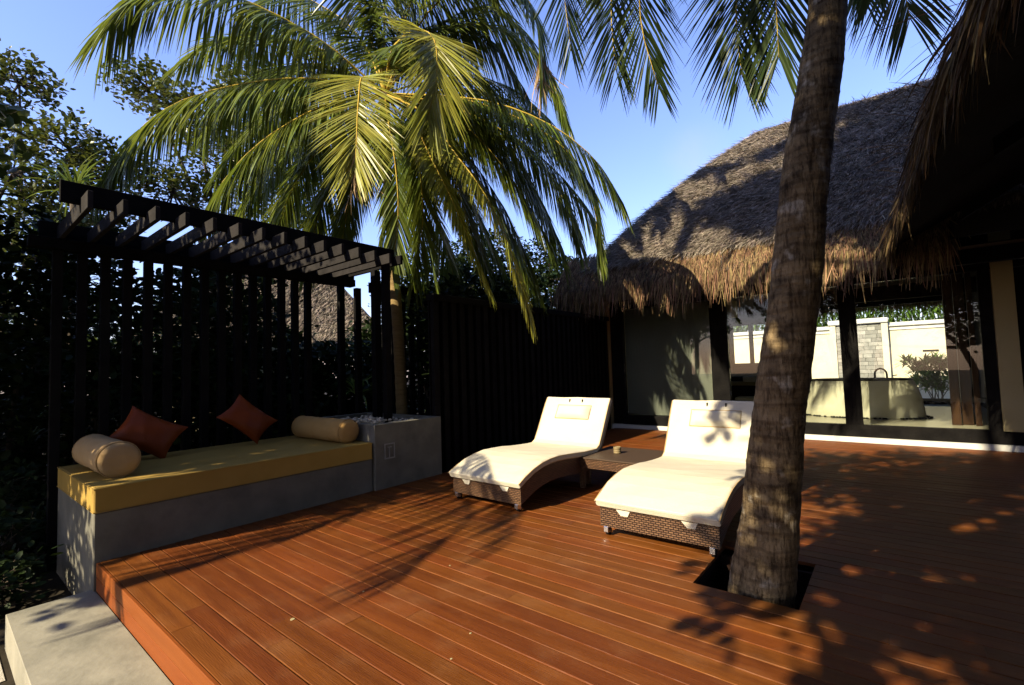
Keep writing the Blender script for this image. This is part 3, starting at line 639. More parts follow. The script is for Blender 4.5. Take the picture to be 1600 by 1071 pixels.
o = MB(); o.cbox((-3.5, 15.25, .952), (-2.75, 15.75, 1.12), .02); o.build('basin', M['white_plaster'], t)
t = thing('wall_mirror', (-3.2, 16.8, 1.6), 'tall framed mirror above the wash counter', 'mirror')
o = MB(); o.box((-2.92, 16.84, 1.3), (-2.35, 16.86, 2.5)); o.build('glass', M['mirror'], t)
o = MB(); o.box((-2.96, 16.83, 1.26), (-2.92, 16.88, 2.54)); o.box((-2.35, 16.83, 1.26), (-2.31, 16.88, 2.54)); o.build('frame', M['black_wood'], t)
t = thing('floor_seat', (-3.2, 14.2, .28), 'low white bench seat on the bathroom floor', 'seat')
o = MB(); o.cbox((-3.35, 13.6, .30), (-2.3, 14.1, .62), .03); o.build('cushion', M['white_cloth'], t, bevel=.02)
o = MB(); o.box((-3.3, 13.65, .277), (-2.35, 14.05, .30)); o.build('base', M['black_wood'], t)

# courtyard wall
c = thing('courtyard_wall', (0, 26, -.5), 'bright cream garden wall with white capping behind the house', 'wall')
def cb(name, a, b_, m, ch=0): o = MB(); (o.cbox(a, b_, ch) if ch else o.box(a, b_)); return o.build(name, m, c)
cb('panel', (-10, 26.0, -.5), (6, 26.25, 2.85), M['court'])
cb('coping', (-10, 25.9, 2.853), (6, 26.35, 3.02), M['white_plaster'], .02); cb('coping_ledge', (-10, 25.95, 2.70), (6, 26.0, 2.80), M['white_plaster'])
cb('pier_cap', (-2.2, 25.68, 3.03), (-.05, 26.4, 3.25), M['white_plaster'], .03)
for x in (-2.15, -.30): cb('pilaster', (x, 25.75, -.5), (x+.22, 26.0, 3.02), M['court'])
cb('letter_slot', (1.0, 25.985, 1.72), (1.5, 26.0, 1.80), M['black_wood'])
zz = -.5; r = 0
while zz < 2.95:
    x = -1.93; h = .17
    while x < -.3:
        wd = min(random.uniform(.25, .5), -.3-x); o = MB(); o.cbox((x+.004, 25.84-random.uniform(0, .03), zz+.004), (x+wd-.004, 25.99, min(zz+h, 3.0)-.004), .004); o.build('stone', M['stone'], c); x += wd
    zz += h; r += 1
# courtyard ground
g = MB(); g.add([(-12, 17.3, -.49), (8, 17.3, -.49), (8, 25.9, -.49), (-12, 25.9, -.49)], [(0, 1, 2, 3)]); tag(g.build('courtyard_floor', M['sand']), kind='structure')
# courtyard shrub
t = thing('broadleaf_shrub', (1.25, 24, -.45), 'green bush with long leaves standing before the cream courtyard wall', 'shrub')
th = rng.uniform(0, 2*pi, 90); q = rng.uniform(0, 1, 90)
heads = np.stack([1.25+1.1*q*np.cos(th), 24+.9*q*np.sin(th), .1+1.35*rng.uniform(.1, 1, 90)], 1)
nb = 22; C = np.repeat(heads, nb, 0); a = rng.uniform(0, 2*pi, len(C)); e = rng.uniform(-.1, 1.2, len(C))
V, Q = strips(C, np.stack([np.cos(a)*np.cos(e), np.sin(a)*np.cos(e), np.sin(e)], 1), rng.uniform(.3, .5, len(C)), .075, 1.0, 4, taper=.1)
link_np('foliage', V, Q, M['bamboo_leaf'], t)
o = MB(); [o.tube([(1.25+random.uniform(-.2, .2), 24, -.5), h_], [.02, .012], 5) for h_ in heads[:14]]; o.build('stems', M['bark'], t)
# bamboo hedge beyond
n = 40000; P = np.stack([rng.uniform(-11, 8, n), rng.uniform(26.8, 29.5, n), rng.uniform(2.6, 7.5, n)], 1)
V, Q = strips(P, rng.normal(0, .5, (n, 3))+[0, 0, -.3], rng.uniform(.25, .6, n), .07, .9, 2)
h = thing('bamboo_hedge', (0, 28, -.5), 'tall bright bamboo hedge beyond the courtyard wall', 'hedge')
link_np('foliage', V, Q, M['bamboo_leaf'], h, kind='stuff')
o = MB()
for k in range(90): x = random.uniform(-11, 8); yv = random.uniform(27.2, 29.2); o.tube([(x, yv, -.5), (x+random.uniform(-.3, .3), yv, 6.3)], .03, 5)
o.build('cane', M['bark'], h, kind='stuff')

# ------------------------------------------------------------------ villa roof
RX, RYY, RZ = -2.5, 14.2, 7.8; EY, EZ = 9.85, 3.35; CX = -6.25
def roof_pt(a, u):    # a along X 0..1 on front plane, u 0 eave .. 1 ridge
    e = np.array([CX+(5.5-CX)*a, EY, EZ]); r = np.array([RX+(5.5-RX)*a, RYY, RZ])
    p = e+(r-e)*u; p[2] += .22*sin(pi*u); p[1] -= .12*sin(pi*u); return p
rf = MB(); NA, NU = 60, 14; V = []; Fc = []
for j in range(NU+1):
    for i in range(NA+1): p = roof_pt(i/NA, j/NU); p[2] += .03*sin(i*.7+j)+.02*random.uniform(-1, 1); V.append(p)
for j in range(NU):
    for i in range(NA): a = j*(NA+1)+i; Fc.append((a, a+1, a+NA+2, a+NA+1))
rf.add(V, Fc)
# left hip plane and rear plane
rear = [(CX, 18.6, EZ), (5.5, 18.6, EZ)]
rp = [roof_pt(0, j/NU) for j in range(NU+1)]; k = len(rf.v)
L_ = [np.array([p[0], RYY+(RYY-p[1]), p[2]]) for p in rp]
V = rp+L_; rf.add(V, [(j+1, j, NU+1+j, NU+2+j) for j in range(NU)])
rr = [roof_pt(1, j/NU) for j in range(NU+1)]; Rr = [np.array([p[0], RYY+(RYY-p[1]), p[2]]) for p in rr]
rf.add(L_+Rr, [(j, NU+1+j, NU+2+j, j+1) for j in range(NU)])
# underside (soffit)
rf.add([(CX+.05, EY+.05, EZ-.12), (5.5, EY+.05, EZ-.12), (5.5, 18.5, EZ-.12), (CX+.05, 18.5, EZ-.12)], [(0, 3, 2, 1)])
roof = rf.build('roof', M['thatch_base'], V_, smooth=True)
def thatch_on(pts, downs, n, L=(.16, .36), w=.011, lift=.3, m='thatch', parent=None, name='thatch', nr=(0, -.7, .7)):
    d = nrm(downs)+rng.normal(0, .28, (n, 3)); 
    return strips(pts+np.array(nr)*rng.uniform(0, .05, n)[:, None], d+np.array(nr)*rng.uniform(0, lift, n)[:, None], rng.uniform(*L, n), w*rng.uniform(.7, 1.4, n), .3, 2, rng.normal(0, .5, (n, 3))+np.array(nr))
n = 170000; a = rng.uniform(0, .74, n); u = rng.uniform(.11, 1.0, n)
e = np.stack([CX+(5.5-CX)*a, np.full(n, EY), np.full(n, EZ)], 1); r_ = np.stack([RX+(5.5-RX)*a, np.full(n, RYY), np.full(n, RZ)], 1)
P = e+(r_-e)*u[:, None]; P[:, 2] += .22*np.sin(pi*u)+.02; P[:, 1] -= .12*np.sin(pi*u)
V, Q = thatch_on(P, e-r_, n); tt = link_np('thatch', V, Q, M['thatch'], V_); tt.parent = roof; tt['kind'] = 'stuff'
# hip edge and eave fringe
n = 20000; a = rng.uniform(-.02, .60, n); a = a + .0035*np.sin(a*700+2*np.sin(a*90)); lay = rng.uniform(0, 1, n)
sag = .04*np.sin(a*31)+.035*np.sin(a*77+1)+.03*np.sin(a*13)
P = np.stack([CX+(5.5-CX)*a, EY-.03+.85*lay, EZ+.05+1.06*lay], 1)
d = np.stack([rng.normal(0, .2, n), -.35-.5*lay, -1-.0*lay], 1)
V, Q = strips(P, d, np.maximum(.15, (.34+.60*rng.random(n)**3)*(1-.25*lay)+sag*.8+.06*np.sin(a*410)), .013*rng.uniform(.6, 1.6, n), .9, 4, rng.normal(0, .6, (n, 3))+[0, -1, .3], taper=.3)
fr = link_np('eave_fringe', V, Q, M['fringe'], V_, kind='stuff')
n = 5000; yy = rng.uniform(EY, 15, n); P = np.stack([np.full(n, CX)+.1*rng.random(n), yy, EZ+.1*rng.random(n)], 1)
V, Q = strips(P, np.stack([-.5+0*yy, rng.normal(0, .15, n), -1+0*yy], 1), rng.uniform(.35, .65, n), .02, 1.2, 3, [-1, 0, .3]); link_np('side_fringe', V, Q, M['fringe'], V_, kind='stuff')
n = 2500; P = np.stack([rng.uniform(CX, 3, n), 18.4+.1*rng.random(n), EZ+.0*rng.random(n)], 1)
V, Q = strips(P, np.stack([rng.normal(0, .1, n), .1+0*yy[:n], -1+0*yy[:n]], 1), rng.uniform(.25, .45, n), .02, .5, 3, [0, 1, 0]); link_np('rear_fringe', V, Q, M['fringe'], V_, kind='stuff')
n = 3500; u = rng.random(n); P = np.array([CX, EY, EZ])+(np.array([RX, RYY, RZ])-[CX, EY, EZ])*u[:, None]; P[:, 2] += .22*np.sin(pi*u)
V, Q = strips(P, rng.normal(0, .5, (n, 3))+[-.5, -.3, -.5], rng.uniform(.06, .13, n), .013, 1.2, 2); hh = link_np('hip_straw', V, Q, M['thatch'], V_, kind='stuff')
n = 3000; P = np.stack([rng.uniform(RX, 5, n), np.full(n, RYY), np.full(n, RZ+.02)], 1)
V, Q = strips(P, rng.normal(0, .5, (n, 3))+[0, -.8, -.2], rng.uniform(.06, .14, n), .014, 1.2, 2); link_np('ridge_straw', V, Q, M['thatch'], V_, kind='stuff')

# ------------------------------------------------------------------ right wing with near eave
W_ = thing('thatched_wing', (3, 6, -.45), 'dark thatched verandah roof with shaggy dry leaf eave at the right', 'house')
EV = spline([(.62, .6, 3.05), (.46, 2.6, 3.22), (.36, 4.5, 3.42), (.26, 7.0, 3.5), (.12, 9.3, 3.5), (.05, 10.3, 3.5)], 40)
o = MB(); V = []; Fc = []
for p in EV: V += [p, p+np.array([2.2, 0, 1.5]), p+np.array([5.0, 0, 3.2]), p+np.array([5.0, 0, 2.9]), p+np.array([.12, 0, -.04])]
for i in range(39):
    for k in range(5): j = (k+1) % 5; Fc.append((i*5+k, i*5+j, i*5+5+j, i*5+5+k))
Fc += [(0, 1, 2, 3, 4), tuple(39*5+k for k in (4, 3, 2, 1, 0))]
o.add(V, Fc); o.build('roof', M['thatch_base'], W_)
o = MB(); V = []
for p in EV: V += [p+np.array([.06, 0, -.10]), p+np.array([4.9, 0, 2.75]), p+np.array([4.9, 0, 2.7]), p+np.array([.06, 0, -.15])]
Fc = [(i*4+k, i*4+(k+1) % 4, i*4+4+(k+1) % 4, i*4+4+k) for i in range(39) for k in range(4)]+[(0, 3, 2, 1), (156, 157, 158, 159)]
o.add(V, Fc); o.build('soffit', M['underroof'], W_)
n = 4200; u = rng.uniform(0, 1, n)**1.0*39; i = u.astype(int).clip(0, 38); f = (u-i)[:, None]; P = EV[i]*(1-f)+EV[i+1]*f
lay = rng.uniform(0, 1, n); P = P+np.stack([.35*lay, 0*lay, .25*lay], 1)
d = np.stack([-.55-.5*lay+rng.normal(0, .15, n), rng.normal(-.05, .22, n), -.9+.45*lay], 1)
V, Q = strips(P, d, rng.uniform(.3, .7, n), .022*rng.uniform(.5, 1.3, n), 1.5, 6, rng.normal(0, .5, (n, 3))+[-1, 0, .6], taper=.08, curl=rng.normal(0, .25, (n, 3)))
link_np('eave_fringe', V, Q, M['near_fringe'], W_, kind='stuff')
n = 70; P = EV[rng.integers(8, 36, n)]+[0, 0, .12]; V, Q = strips(P, np.stack([-1+0*np.arange(n), rng.normal(0, .6, n), rng.normal(.05, .4, n)], 1), rng.uniform(.3, .6, n), .012, .3, 4, taper=.1)
link_np('stray_straw', V, Q, M['near_fringe'], W_, kind='stuff')
def wb(name, a, b_, m): o = MB(); o.box(a, b_); o.build(name, m, W_)
wb('wall', (4.2, -1, -.5), (4.4, 11, 5.6), M['underroof'])  # unseen wall, added to stop sky light leaking in under the wing roof
wb('ceiling_beam', (.75, 10.2, 3.0), (4.2, 10.35, 3.3), M['black_wood'])
for yv in (3.2, 5.5, 7.8): 
    o = MB(); V = [(.75, yv, 3.22), (4.2, yv, 5.3), (4.2, yv+.1, 5.3), (.75, yv+.1, 3.22)]; V = V+[(a_, b_, c_+.15) for a_, b_, c_ in V]
    o.add(V, [(0, 3, 2, 1), (4, 5, 6, 7), (0, 1, 5, 4), (1, 2, 6, 5), (2, 3, 7, 6), (3, 0, 4, 7)]); o.build('roof_beam', M['black_wood'], W_)

# ------------------------------------------------------------------ near palm
NP = thing('coconut_palm', (-.82, 3.78, -.45), 'thick leaning grey palm trunk growing through a square hole in the deck', 'palm tree')
tz = [-.45, -.05, .25, .69, 1.2, 1.7, 2.4, 3.1, 4.0, 5.2, 6.3, 7.3]
tx = [-.86, -.825, -.785, -.72, -.64, -.57, -.46, -.36, -.205, -.09, -.0, .06]; tr = [.235, .212, .195, .178, .165, .158, .153, .140, .116, .108, .10, .095]
zs = np.arange(-.45, 7.3, .022); o = MB(); PP, RR = [], []
for z in zs:
    ring = .5+.5*sin(z*2*pi/.105+1.2*sin(z*3)); k = 1+.02*ring**4+.012*sin(z*9.1)+.01*sin(z*23)
    PP.append((np.interp(z, tz, tx)+.008*sin(z*4), 3.78+.01*sin(z*3.3)+.01*z, z)); RR.append(np.interp(z, tz, tr)*k)
o.tube(PP, RR, 40, wob=.012); o.build('trunk', M['trunk'], NP, smooth=True)
cr = np.array([.07, 3.86, 7.25])
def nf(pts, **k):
    k['lm'] = 'leaflet_shade'; return frond(NP, [cr]+[at(x, y_, D=d_) for x, y_, d_ in pts], **k)
kw = dict(n=62, L=1.05, w=.027, droop=.5, s0=.22, hang=.25)
nf([(1230, -420, 4.4), (1165, -180, 5.2), (1150, 20, 5.5), (1160, 120, 5.5)], **kw)
nf([(1270, -400, 4.0), (1225, -200, 4.8), (1212, -40, 5.1), (1217, 90, 5.1)], **kw)
nf([(1130, -400, 4.6), (1010, -180, 5.5), (1000, 20, 5.9), (1030, 140, 6.0)], tipfrac=.45, **kw)
nf([(1100, -420, 4.6), (970, -200, 5.6), (955, 0, 6.0), (962, 110, 6.0)], **kw)
nf([(1350, -420, 4.2), (1380, -250, 4.8), (1400, -90, 5.2), (1422, 30, 5.3)], **kw)
nf([(1340, -480, 5.0), (1345, -300, 6.2), (1345, -110, 7.0), (1352, 10, 7.2)], **kw)
nf([(1060, -480, 5.0), (910, -260, 6.4), (880, -60, 7.0), (892, 80, 7.1)], **kw)
for az, el in ((20, .5), (60, .6), (-30, .55), (-70, .5), (-110, .6), (-150, .5), (90, .9), (180, .8)):
    a = R_(az); h = np.array([cos(a), sin(a), 0]); frond(NP, [cr, cr+h*1.4+[0, 0, 1.0*el], cr+h*2.9+[0, 0, .6*el], cr+h*3.9+[0, 0, -.7]], n=60, L=.9, w=.05, lm='leaflet_shade')
o = MB()
for k in range(9): a = k*.7; o.add(*ell((cr[0]+.22*cos(a), cr[1]+.22*sin(a), cr[2]-.25-.1*(k % 3)), (.11, .11, .14), 10))
o.build('coconuts', M['leaflet_yellow'], NP, smooth=True)

# ------------------------------------------------------------------ slim palm behind the planter
SP = thing('coconut_palm', (-6.9, 5.4, -.45), 'slim golden trunked coconut palm with drooping fronds behind the planter', 'palm tree')
PP = [(-6.9, 5.4, -.5), (-6.93, 5.4, .85), (-6.99, 5.4, 2.2), (-7.08, 5.4, 3.3), (-7.14, 5.4, 4.0), (-7.24, 5.4, 5.5), (-7.27, 5.4, 6.9)]
pp = spline(PP, 130); o = MB(); o.tube(pp, [(.105-.02*i/129)*(1+.05*(i % 3 == 0)) for i in range(130)], 16); o.build('trunk', M['slim_trunk'], SP, smooth=True)
c2 = np.array([-7.27, 5.4, 6.9])
def sf(pts, **k):
    kk = dict(n=90, L=.95, w=.041, droop=1.2, s0=.16); kk.update(k); return frond(SP, [c2]+[at(x, y_, D=d_) for x, y_, d_ in pts], **kk)
Y_ = 'leaflet_yellow'
sf([(500, 124, 8.6), (400, 128, 8.3), (290, 155, 8.0), (215, 205, 7.8), (150, 292, 7.7)], L=1.25, droop=1.9, n=110, hang=1.3)
sf([(500, 62, 8.6), (381, 0, 8.2), (300, -22, 8.0), (225, -12, 7.8), (165, 40, 7.8)], L=1.35, droop=1.9, n=110, tipfrac=.9, hang=1.0)
sf([(520, 160, 8.5), (444, 197, 8.1), (387, 240, 7.9), (344, 290, 7.8), (318, 332, 7.8)], L=1.15, droop=1.9, hang=1.3)
sf([(612, 78, 8.2), (650, 48, 7.3), (678, 62, 6.7), (682, 120, 6.4), (668, 185, 6.3)], L=1.1, droop=.45, lm=Y_, spread=.8, n=75, s0=.38, hang=.25, w=.03)
sf([(568, 120, 8.0), (560, 160, 7.3), (557, 220, 6.8), (554, 270, 6.6)], L=1.1, droop=.5, lm=Y_, spread=.85, n=75, dry_tip=.25, s0=.15, hang=.15, w=.03)
sf([(640, 170, 8.8), (665, 230, 8.4), (700, 300, 8.0), (735, 380, 7.8), (765, 450, 7.8)], L=.7, droop=1.2, lm=Y_)
sf([(670, 180, 8.8), (705, 232, 8.3), (755, 300, 7.9), (795, 385, 7.7), (830, 500, 7.6)], L=.7, droop=1.3, lm=Y_)
sf([(690, 150, 8.9), (760, 165, 8.7), (830, 195, 8.3), (890, 240, 8.0), (928, 310, 7.9), (932, 385, 7.9)], L=1.2, droop=1.8, n=110)
sf([(680, 160, 9.6), (760, 190, 10), (830, 240, 10.2), (880, 310, 10.3), (905, 380, 10.3)], L=1.2, droop=1.6, n=100)
sf([(660, 190, 9.6), (700, 260, 10), (730, 340, 10.2), (760, 420, 10.2)], L=1.0, droop=1.6)
sf([(580, 60, 9.2), (550, -20, 9.0), (500, -80, 8.6), (420, -100, 8.2)], L=1.2)
sf([(600, 40, 9.4), (600, -60, 9.8), (570, -150, 10), (520, -200, 10)], L=1.2)
sf([(640, 60, 9.2), (700, -10, 9.2), (780, -40, 8.8), (835, 20, 8.4), (845, 130, 8.2)], L=1.15, droop=1.6, n=110, dry_tip=.12)
sf([(650, 90, 9.4), (720, 40, 9.6), (790, 50, 9.6), (850, 100, 9.5), (885, 190, 9.5)], L=1.15, droop=1.6, n=100)
sf([(630, 40, 9.6), (670, -50, 9.8), (760, -110, 9.6), (870, -90, 9.2), (930, -10, 9.0)], L=1.2, n=100)
sf([(560, 130, 9.4), (480, 150, 9.8), (400, 200, 10), (340, 270, 10.1)], L=1.1, droop=1.7)
sf([(560, 170, 9.4), (500, 230, 9.8), (450, 310, 10), (425, 400, 10)], L=1.1, droop=1.7)
sf([(590, 170, 9.3), (570, 240, 9.5), (545, 320, 9.6), (530, 400, 9.6)], L=1.0, droop=1.5)
sf([(620, 180, 9.0), (640, 260, 9.0), (665, 350, 9.0), (680, 430, 9.0)], L=.95, droop=1.5)
sf([(530, 90, 9.4), (440, 60, 9.8), (350, 60, 10), (280, 100, 10)], L=1.1, droop=1.7)
sf([(610, 90, 8.4), (640, 70, 7.8), (720, 90, 7.4), (780, 150, 7.3)], L=.9, droop=1.6, n=80)

for pts, L_, n_ in (
    ([(650, 150, 9.8), (720, 170, 10.6), (800, 240, 11), (850, 330, 11.2)], 1.25, 95), ([(660, 130, 9.8), (750, 120, 10.6), (840, 170, 11), (900, 270, 11)], 1.25, 95),
    ([(640, 180, 9.8), (690, 240, 10.4), (740, 330, 10.8), (790, 430, 11)], 1.2, 90), ([(630, 190, 9.8), (650, 270, 10.2), (690, 370, 10.6), (720, 470, 10.8)], 1.1, 80),
    ([(650, 160, 9.0), (730, 200, 8.8), (800, 280, 8.6), (860, 380, 8.5)], 1.1, 85), ([(650, 170, 9.2), (700, 230, 9.2), (770, 310, 9.2), (820, 420, 9.2)], 1.1, 85),
    ([(560, 120, 9.6), (480, 100, 10.2), (390, 130, 10.6), (320, 210, 10.8)], 1.2, 90), ([(570, 160, 9.4), (510, 200, 9.8), (440, 240, 10.2), (380, 320, 10.4)], 1.2, 90),
    ([(580, 180, 9.3), (540, 250, 9.6), (500, 330, 9.8), (480, 420, 9.9)], 1.1, 80), ([(570, 70, 9.5), (520, 20, 9.8), (440, -10, 10), (370, 50, 10.2)], 1.2, 85),
    ([(620, 60, 9.4), (650, -20, 9.6), (710, -60, 9.8), (770, 0, 9.9)], 1.15, 85), ([(640, 80, 9.5), (700, 30, 9.9), (770, 10, 10.1), (830, 60, 10.2)], 1.15, 85),
    ([(590, 50, 9.2), (590, -40, 9.1), (640, -120, 9), (720, -120, 8.9), (770, -20, 8.8)], 1.2, 95), ([(680, 150, 8.9), (770, 160, 8.7), (860, 195, 8.4), (930, 250, 8.2), (975, 320, 8.1)], 1.05, 95), ([(680, 160, 9.2), (760, 190, 9.2), (850, 250, 9.2), (920, 330, 9.2), (940, 400, 9.2)], 1.1, 95), ([(605, 180, 8.4), (618, 260, 8.3), (622, 340, 8.2), (612, 420, 8.1)], .9, 60), ([(640, 170, 8.6), (655, 260, 8.4), (660, 350, 8.4), (645, 440, 8.4)], 1.0, 65), ([(660, 160, 9.6), (740, 200, 10), (830, 290, 10), (880, 400, 10)], 1.3, 95), ([(660, 170, 9.8), (720, 230, 10), (790, 330, 10), (840, 450, 10)], 1.2, 90), ([(650, 150, 9.8), (740, 140, 10.2), (850, 190, 10.4), (930, 300, 10.3)], 1.2, 95), ([(620, 80, 9.6), (680, 40, 10), (760, 60, 10.2), (820, 140, 10.2)], 1.2, 90), ([(600, 190, 9.0), (610, 270, 8.9), (600, 350, 8.8), (590, 430, 8.8)], .9, 65)):
    sf(pts, L=L_, n=n_, droop=1.3, hang=.9)
# ------------------------------------------------------------------ trees at the left
def blob(x, y_, D, r): return (at(x, y_, D=D), r)
leafy_tree('broadleaf_tree', at(-40, 620, D=14)*[1, 1, 0]+[0, 0, -.5], [blob(30, 130, 14, 1.0), blob(110, 235, 14, 1.2), blob(20, 270, 13, 1.6), blob(180, 270, 14.5, 1.1), blob(-60, 160, 14, 1.4), blob(60, 370, 13.5, 1.6), blob(150, 350, 15, 1.3)],
           .17, 170, 'tall glossy leaved tree at the far left, its crown open against the sky', trunk_r=.17, group='broadleaf trees behind the pergola')
leafy_tree('broadleaf_tree', at(330, 620, D=16)*[1, 1, 0]+[0, 0, -.5], [blob(230, 140, 16, 1.1), blob(300, 180, 16, 1.3), blob(400, 150, 16.5, 1.5), blob(360, 270, 16, 1.7), blob(270, 300, 15.5, 1.2), blob(460, 240, 17, 2.0), blob(440, 350, 17, 1.6)],
           .17, 170, 'dark leafy tree seen through the fronds of the slim palm', trunk_r=.17, group='broadleaf trees behind the pergola')
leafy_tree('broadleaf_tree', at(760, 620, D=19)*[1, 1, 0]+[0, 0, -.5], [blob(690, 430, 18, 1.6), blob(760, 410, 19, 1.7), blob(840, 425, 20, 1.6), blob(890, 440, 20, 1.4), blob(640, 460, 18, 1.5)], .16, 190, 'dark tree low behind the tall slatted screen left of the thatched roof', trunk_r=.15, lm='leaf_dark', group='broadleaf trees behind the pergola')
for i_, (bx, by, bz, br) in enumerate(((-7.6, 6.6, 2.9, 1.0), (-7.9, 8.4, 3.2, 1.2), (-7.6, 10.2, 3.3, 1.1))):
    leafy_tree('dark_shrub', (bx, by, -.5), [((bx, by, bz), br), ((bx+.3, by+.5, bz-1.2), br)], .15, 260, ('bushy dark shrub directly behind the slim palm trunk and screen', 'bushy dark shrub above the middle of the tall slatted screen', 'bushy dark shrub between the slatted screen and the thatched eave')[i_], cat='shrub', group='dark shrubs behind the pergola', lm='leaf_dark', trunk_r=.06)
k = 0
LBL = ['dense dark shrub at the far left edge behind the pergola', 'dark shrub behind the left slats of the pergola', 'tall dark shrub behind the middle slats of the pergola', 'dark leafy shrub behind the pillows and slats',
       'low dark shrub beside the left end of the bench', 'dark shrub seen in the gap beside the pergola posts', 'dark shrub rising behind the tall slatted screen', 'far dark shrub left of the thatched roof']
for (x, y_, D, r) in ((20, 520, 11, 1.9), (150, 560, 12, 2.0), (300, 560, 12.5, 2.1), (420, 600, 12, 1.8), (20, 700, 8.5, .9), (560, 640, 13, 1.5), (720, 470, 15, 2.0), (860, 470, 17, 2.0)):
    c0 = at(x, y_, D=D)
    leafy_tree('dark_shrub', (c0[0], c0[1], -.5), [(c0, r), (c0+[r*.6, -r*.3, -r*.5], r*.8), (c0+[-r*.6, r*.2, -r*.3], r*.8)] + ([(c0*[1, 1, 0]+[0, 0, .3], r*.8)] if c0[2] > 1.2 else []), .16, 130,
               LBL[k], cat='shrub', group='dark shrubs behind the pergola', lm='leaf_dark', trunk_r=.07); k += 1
PL = ['pandanus plant with long pale leaves rising above the left pergola corner', 'pandanus plant below the left end of the pergola beam', 'strap leaved plant glowing between the left slats', 'strap leaved plant between the middle slats',
      'strap leaved plant behind the slats near the second pillow', 'strap leaved plant in the gap left of the planter posts', 'young strap leaved plant in shade left of the bench']
for i, (x, y_, D, L, n, st) in enumerate(((115, 300, 10.5, 1.3, 60, 1), (60, 400, 10, 1.2, 60, 1), (150, 560, 10, 1.3, 45, 0), (225, 560, 10, 1.3, 45, 0), (380, 520, 10.5, 1.5, 50, 0), (560, 620, 11, 1.1, 40, 0), (40, 690, 8.2, .8, 30, 0))):
    c0 = at(x, y_, D=D); strap_plant((c0[0], c0[1], -.5), n, L, PL[i], 'strap leaved plants behind the pergola', stem=max(.1, c0[2]+.5))

hd = thing('garden_hedge', (-11, 4, -.5), 'dark dense hedge closing the garden behind the pergola', 'hedge')
n = 9000; yv = rng.uniform(-4, 18, n); top = np.where((yv > 5.2) & (yv < 8.6), 2.5, 4.1)+.35*np.sin(yv*1.7)+.2*np.sin(yv*4.1)
P = np.stack([-11.2+rng.normal(0, .55, n)-.35*(yv > 9)*(yv-9)*0, yv, -.5+(top+.5)*rng.random(n)**.8], 1)
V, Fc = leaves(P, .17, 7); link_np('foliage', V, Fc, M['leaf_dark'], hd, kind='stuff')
o = MB()
for yv in np.arange(-4, 18, .6): o.tube([(-11.2+random.uniform(-.2, .2), yv, -.6), (-11.2+random.uniform(-.3, .3), yv+random.uniform(-.3, .3), 1.9)], .035, 5)
o.build('stems', M['bark'], hd, kind='stuff')

for i_, (bx, by, br) in enumerate(((-6.5, .42, .36), (-7.5, .55, .5), (-8.8, .7, .7))):
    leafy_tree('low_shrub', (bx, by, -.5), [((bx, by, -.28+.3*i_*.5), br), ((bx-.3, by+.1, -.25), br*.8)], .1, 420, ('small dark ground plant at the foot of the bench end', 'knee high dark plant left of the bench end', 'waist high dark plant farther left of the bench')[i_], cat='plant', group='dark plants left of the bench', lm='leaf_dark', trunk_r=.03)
# far thatched villa
FV = thing('villa', (-17.5, 9.5, -.5), 'distant thatched roof house seen through the pergola slats', 'house')
o = MB(); a0 = at(250, 600, D=21); b0 = at(640, 600, D=23); mid = (a0+b0)/2
rid0 = at(380, 400, D=25); rid1 = at(500, 410, D=25); e0 = at(170, 540, D=20); e1 = at(625, 545, D=21.5); 
bk0 = e0+(rid0-e0)*[2, 2, 0]; bk1 = e1+(rid1-e1)*[2, 2, 0]; 
o.add([e0, e1, rid1, rid0, bk1, bk0], [(0, 1, 2, 3), (1, 4, 2), (0, 3, 5), (4, 5, 3, 2)]); rfo = o.build('roof', M['thatch_base'], FV)
n = 45000; s1, s2 = rng.random((2, n, 1)); P = (e0+(e1-e0)*s1)*(1-s2)+(rid0+(rid1-rid0)*s1)*s2
V, Q = strips(P+[0, 0, .03], rng.normal(0, .3, (n, 3))+nrm(e0-rid0), rng.uniform(.2, .5, n), .03, .3, 2, [0, 0, 1]); z_ = link_np('thatch', V, Q, M['thatch'], FV, kind='stuff')
o = MB(); o.box((min(e0[0], e1[0])+1.2, e0[1]+1.5, -.5), (max(e0[0], e1[0])-.5, e0[1]+5, min(e0[2], e1[2])+.1)); o.build('wall', M['cream'], FV)

# ------------------------------------------------------------------ garden trees behind the viewpoint (they shade the bench, the roof and the right of the deck; some are added to cut light)
def shade_tree(base, blobs, ros, label, size=.2, fk=(.35, .45), tr=.15): return leafy_tree('shade_tree', base, blobs, size, ros, label, group='garden trees and added unseen trees behind the viewpoint', trunk_r=tr, fk=fk)
def sh(P, h):     # crown centre whose shadow falls at P
    P = np.array(P, float); return P + np.array(-sdir)*((h-P[2])/sin(SUN_EL))
def roof_at(x, y_):
    nn = np.cross([1, 0, 0], [0, RYY-EY, RZ-EZ]); v = at(x, y_, D=1)-EYEP; return EYEP+v*(((np.array([0, EY, EZ])-EYEP)@nn)/(v@nn))
shade_tree((-8.5, -3.5, -.5), [(sh((-5.75, .85, -.24), 3.2), .55), (sh((-7.1, 1.5, .6), 3.6), 1.25), (sh((-6.6, 2.6, .6), 4.2), 1.5), (sh((-7.1, 3.5, .8), 5.0), .95), (sh((-7.0, 4.9, 1.5), 5.2), .8), (sh((-8.5, 2.5, 1), 4.5), 2.0), (sh((-8.8, .3, 0), 3.0), 1.3), (sh((-9.5, 5, 1.5), 5.5), 2.0), (sh((-7.2, 3, 2.6), 5.5), 1.2)], 190, 'leafy garden tree shading the bench')
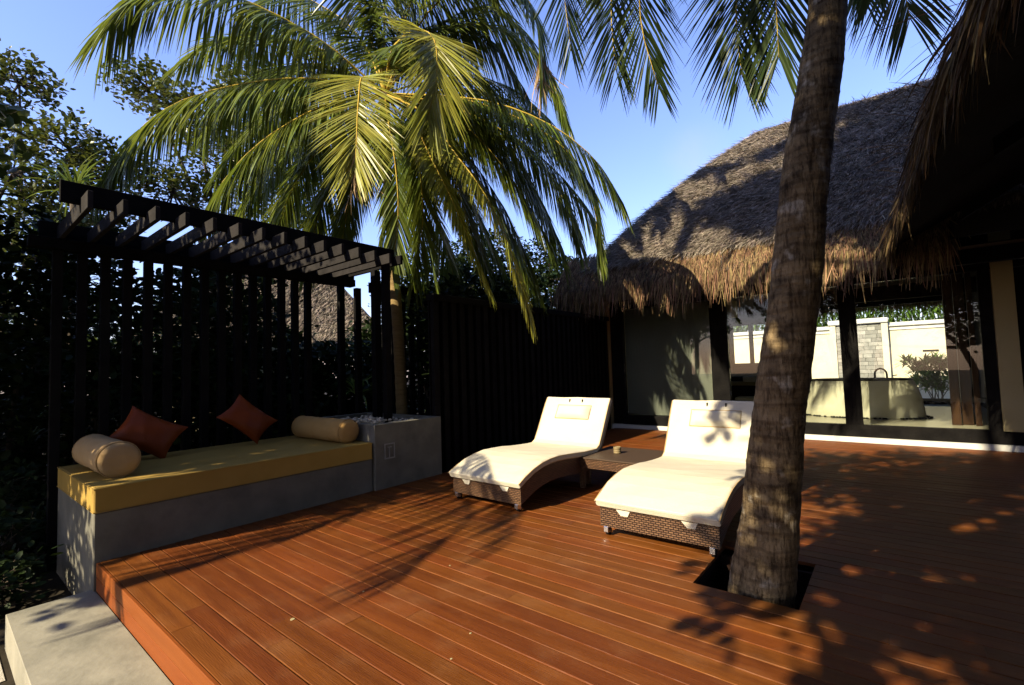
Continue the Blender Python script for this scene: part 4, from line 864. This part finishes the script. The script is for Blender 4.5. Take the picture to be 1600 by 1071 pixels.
shade_tree((.8, -5.0, -.5), [(sh((1.5, 4.2, 0), 5.0), 1.5), (sh((.8, 6.2, 0), 5.6), 1.6), (sh((2.6, 6.5, 0), 6.2), 1.8), (sh((1.8, 8.6, 0), 6.8), 1.7), (sh((.6, 2.6, 0), 4.4), 1.2), (sh((-.8, 3.6, .3), 4.6), .6), (sh((-.7, 3.7, 1.1), 5.2), .45), (sh((-.6, 3.8, 2.6), 6.4), .5), (sh((-.2, 8.5, 0), 7), 1.2), (sh((3.6, 4.6, 0), 5), 2)], 170, 'leafy garden tree shading the right of the deck')
shade_tree((-13, -4.5, -.5), [((-11, -4, 5.5), 2.4), ((-14, -4, 5), 2.6), ((-13, -5, 8), 2.6), ((-16, -4, 3.5), 2.6), ((-10.5, -3.6, 3), 1.9), ((-13, -3.5, 2.5), 2.0)], 110, 'broad dark tree added out of view to shade the undergrowth', size=.28)  # added out of view to darken the planting behind the pergola
shade_tree((3, -9, -.5), [((0, -9, 5), 3), ((4, -8, 4), 3), ((7, -5, 4), 3), ((3, -9, 8), 3), ((-4, -11, 3), 2.6)], 60, 'broad unseen tree added to block sky light', size=.35)  # unseen mass of leaves, added to lower the ambient light
rp_ = [(roof_at(x, y_), 13.5, r_) for x, y_, r_ in ((1140, 340, .8), (1200, 318, .9), (1190, 360, .6), (1100, 290, .3), (1150, 275, .3), (1205, 258, .35), (1250, 240, .4), (1340, 330, 1.0), (1340, 260, 1.1), (1400, 200, 1.1), (1420, 290, 1.2), (1320, 190, .7), (1460, 160, 1.2), (1260, 330, .9))]
shade_tree((-2.3, -10, -.5), [(sh(p, h), r_) for p, h, r_ in rp_], 330, 'very tall garden tree whose crown shades the thatched roof', fk=(.5, .93), tr=.12)
shade_tree((3.2, -2.5, -.5), [((1.0, -2.2, 9.2), 1.5), ((2.6, -1.5, 10), 1.6), ((-.6, -2.6, 9.6), 1.2), ((-1.6, -2.2, 10.5), 1.1), ((.6, -1.0, 11), 1.3)], 300, 'tall thin unseen tree added to shade the thick palm crown', fk=(.3, .8), tr=.10)  # added out of view to keep sun off the near palm's fronds
shade_tree((6.5, -1.5, -.5), [((0, .5, 11.8), 2.3), ((-2.4, -.5, 11.8), 1.9), ((2.6, 1.5, 11.2), 2.5), ((.6, 4.2, 11.9), 2.2), ((3.2, -3, 10), 2.6), ((5.5, 0, 8), 2.6), ((6.5, 4, 8), 2.6)], 100, 'wide unseen canopy added high over the deck to block sky light', size=.3, fk=(.2, .85))  # canopy added above the view so less sky fills the shadows
gp = thing('garden_palm', (-8.4, -4.0, -.5), 'coconut palm whose fronds stripe the deck with shadow', 'palm tree')
o = MB(); o.tube(spline([(-8.4, -4.0, -.5), (-8.2, -3.6, 2), (-7.9, -3.1, 4.5)], 12), .11, 10); o.build('trunk', M['slim_trunk'], gp, smooth=True)
c3 = np.array([-7.9, -3.1, 4.5])
for az, ll in ((8, 3.5), (28, 3.3), (50, 2.6), (-10, 3.3), (75, 2.8), (112, 2.5), (150, 2.4), (200, 2.4), (250, 2.4), (310, 2.4)):
    a = R_(az); h = np.array([cos(a), sin(a), 0])*ll/3; frond(gp, [c3, c3+h+[0, 0, .45], c3+h*2+[0, 0, .25], c3+h*3+[0, 0, -.6]], n=24, L=.85, w=.06)
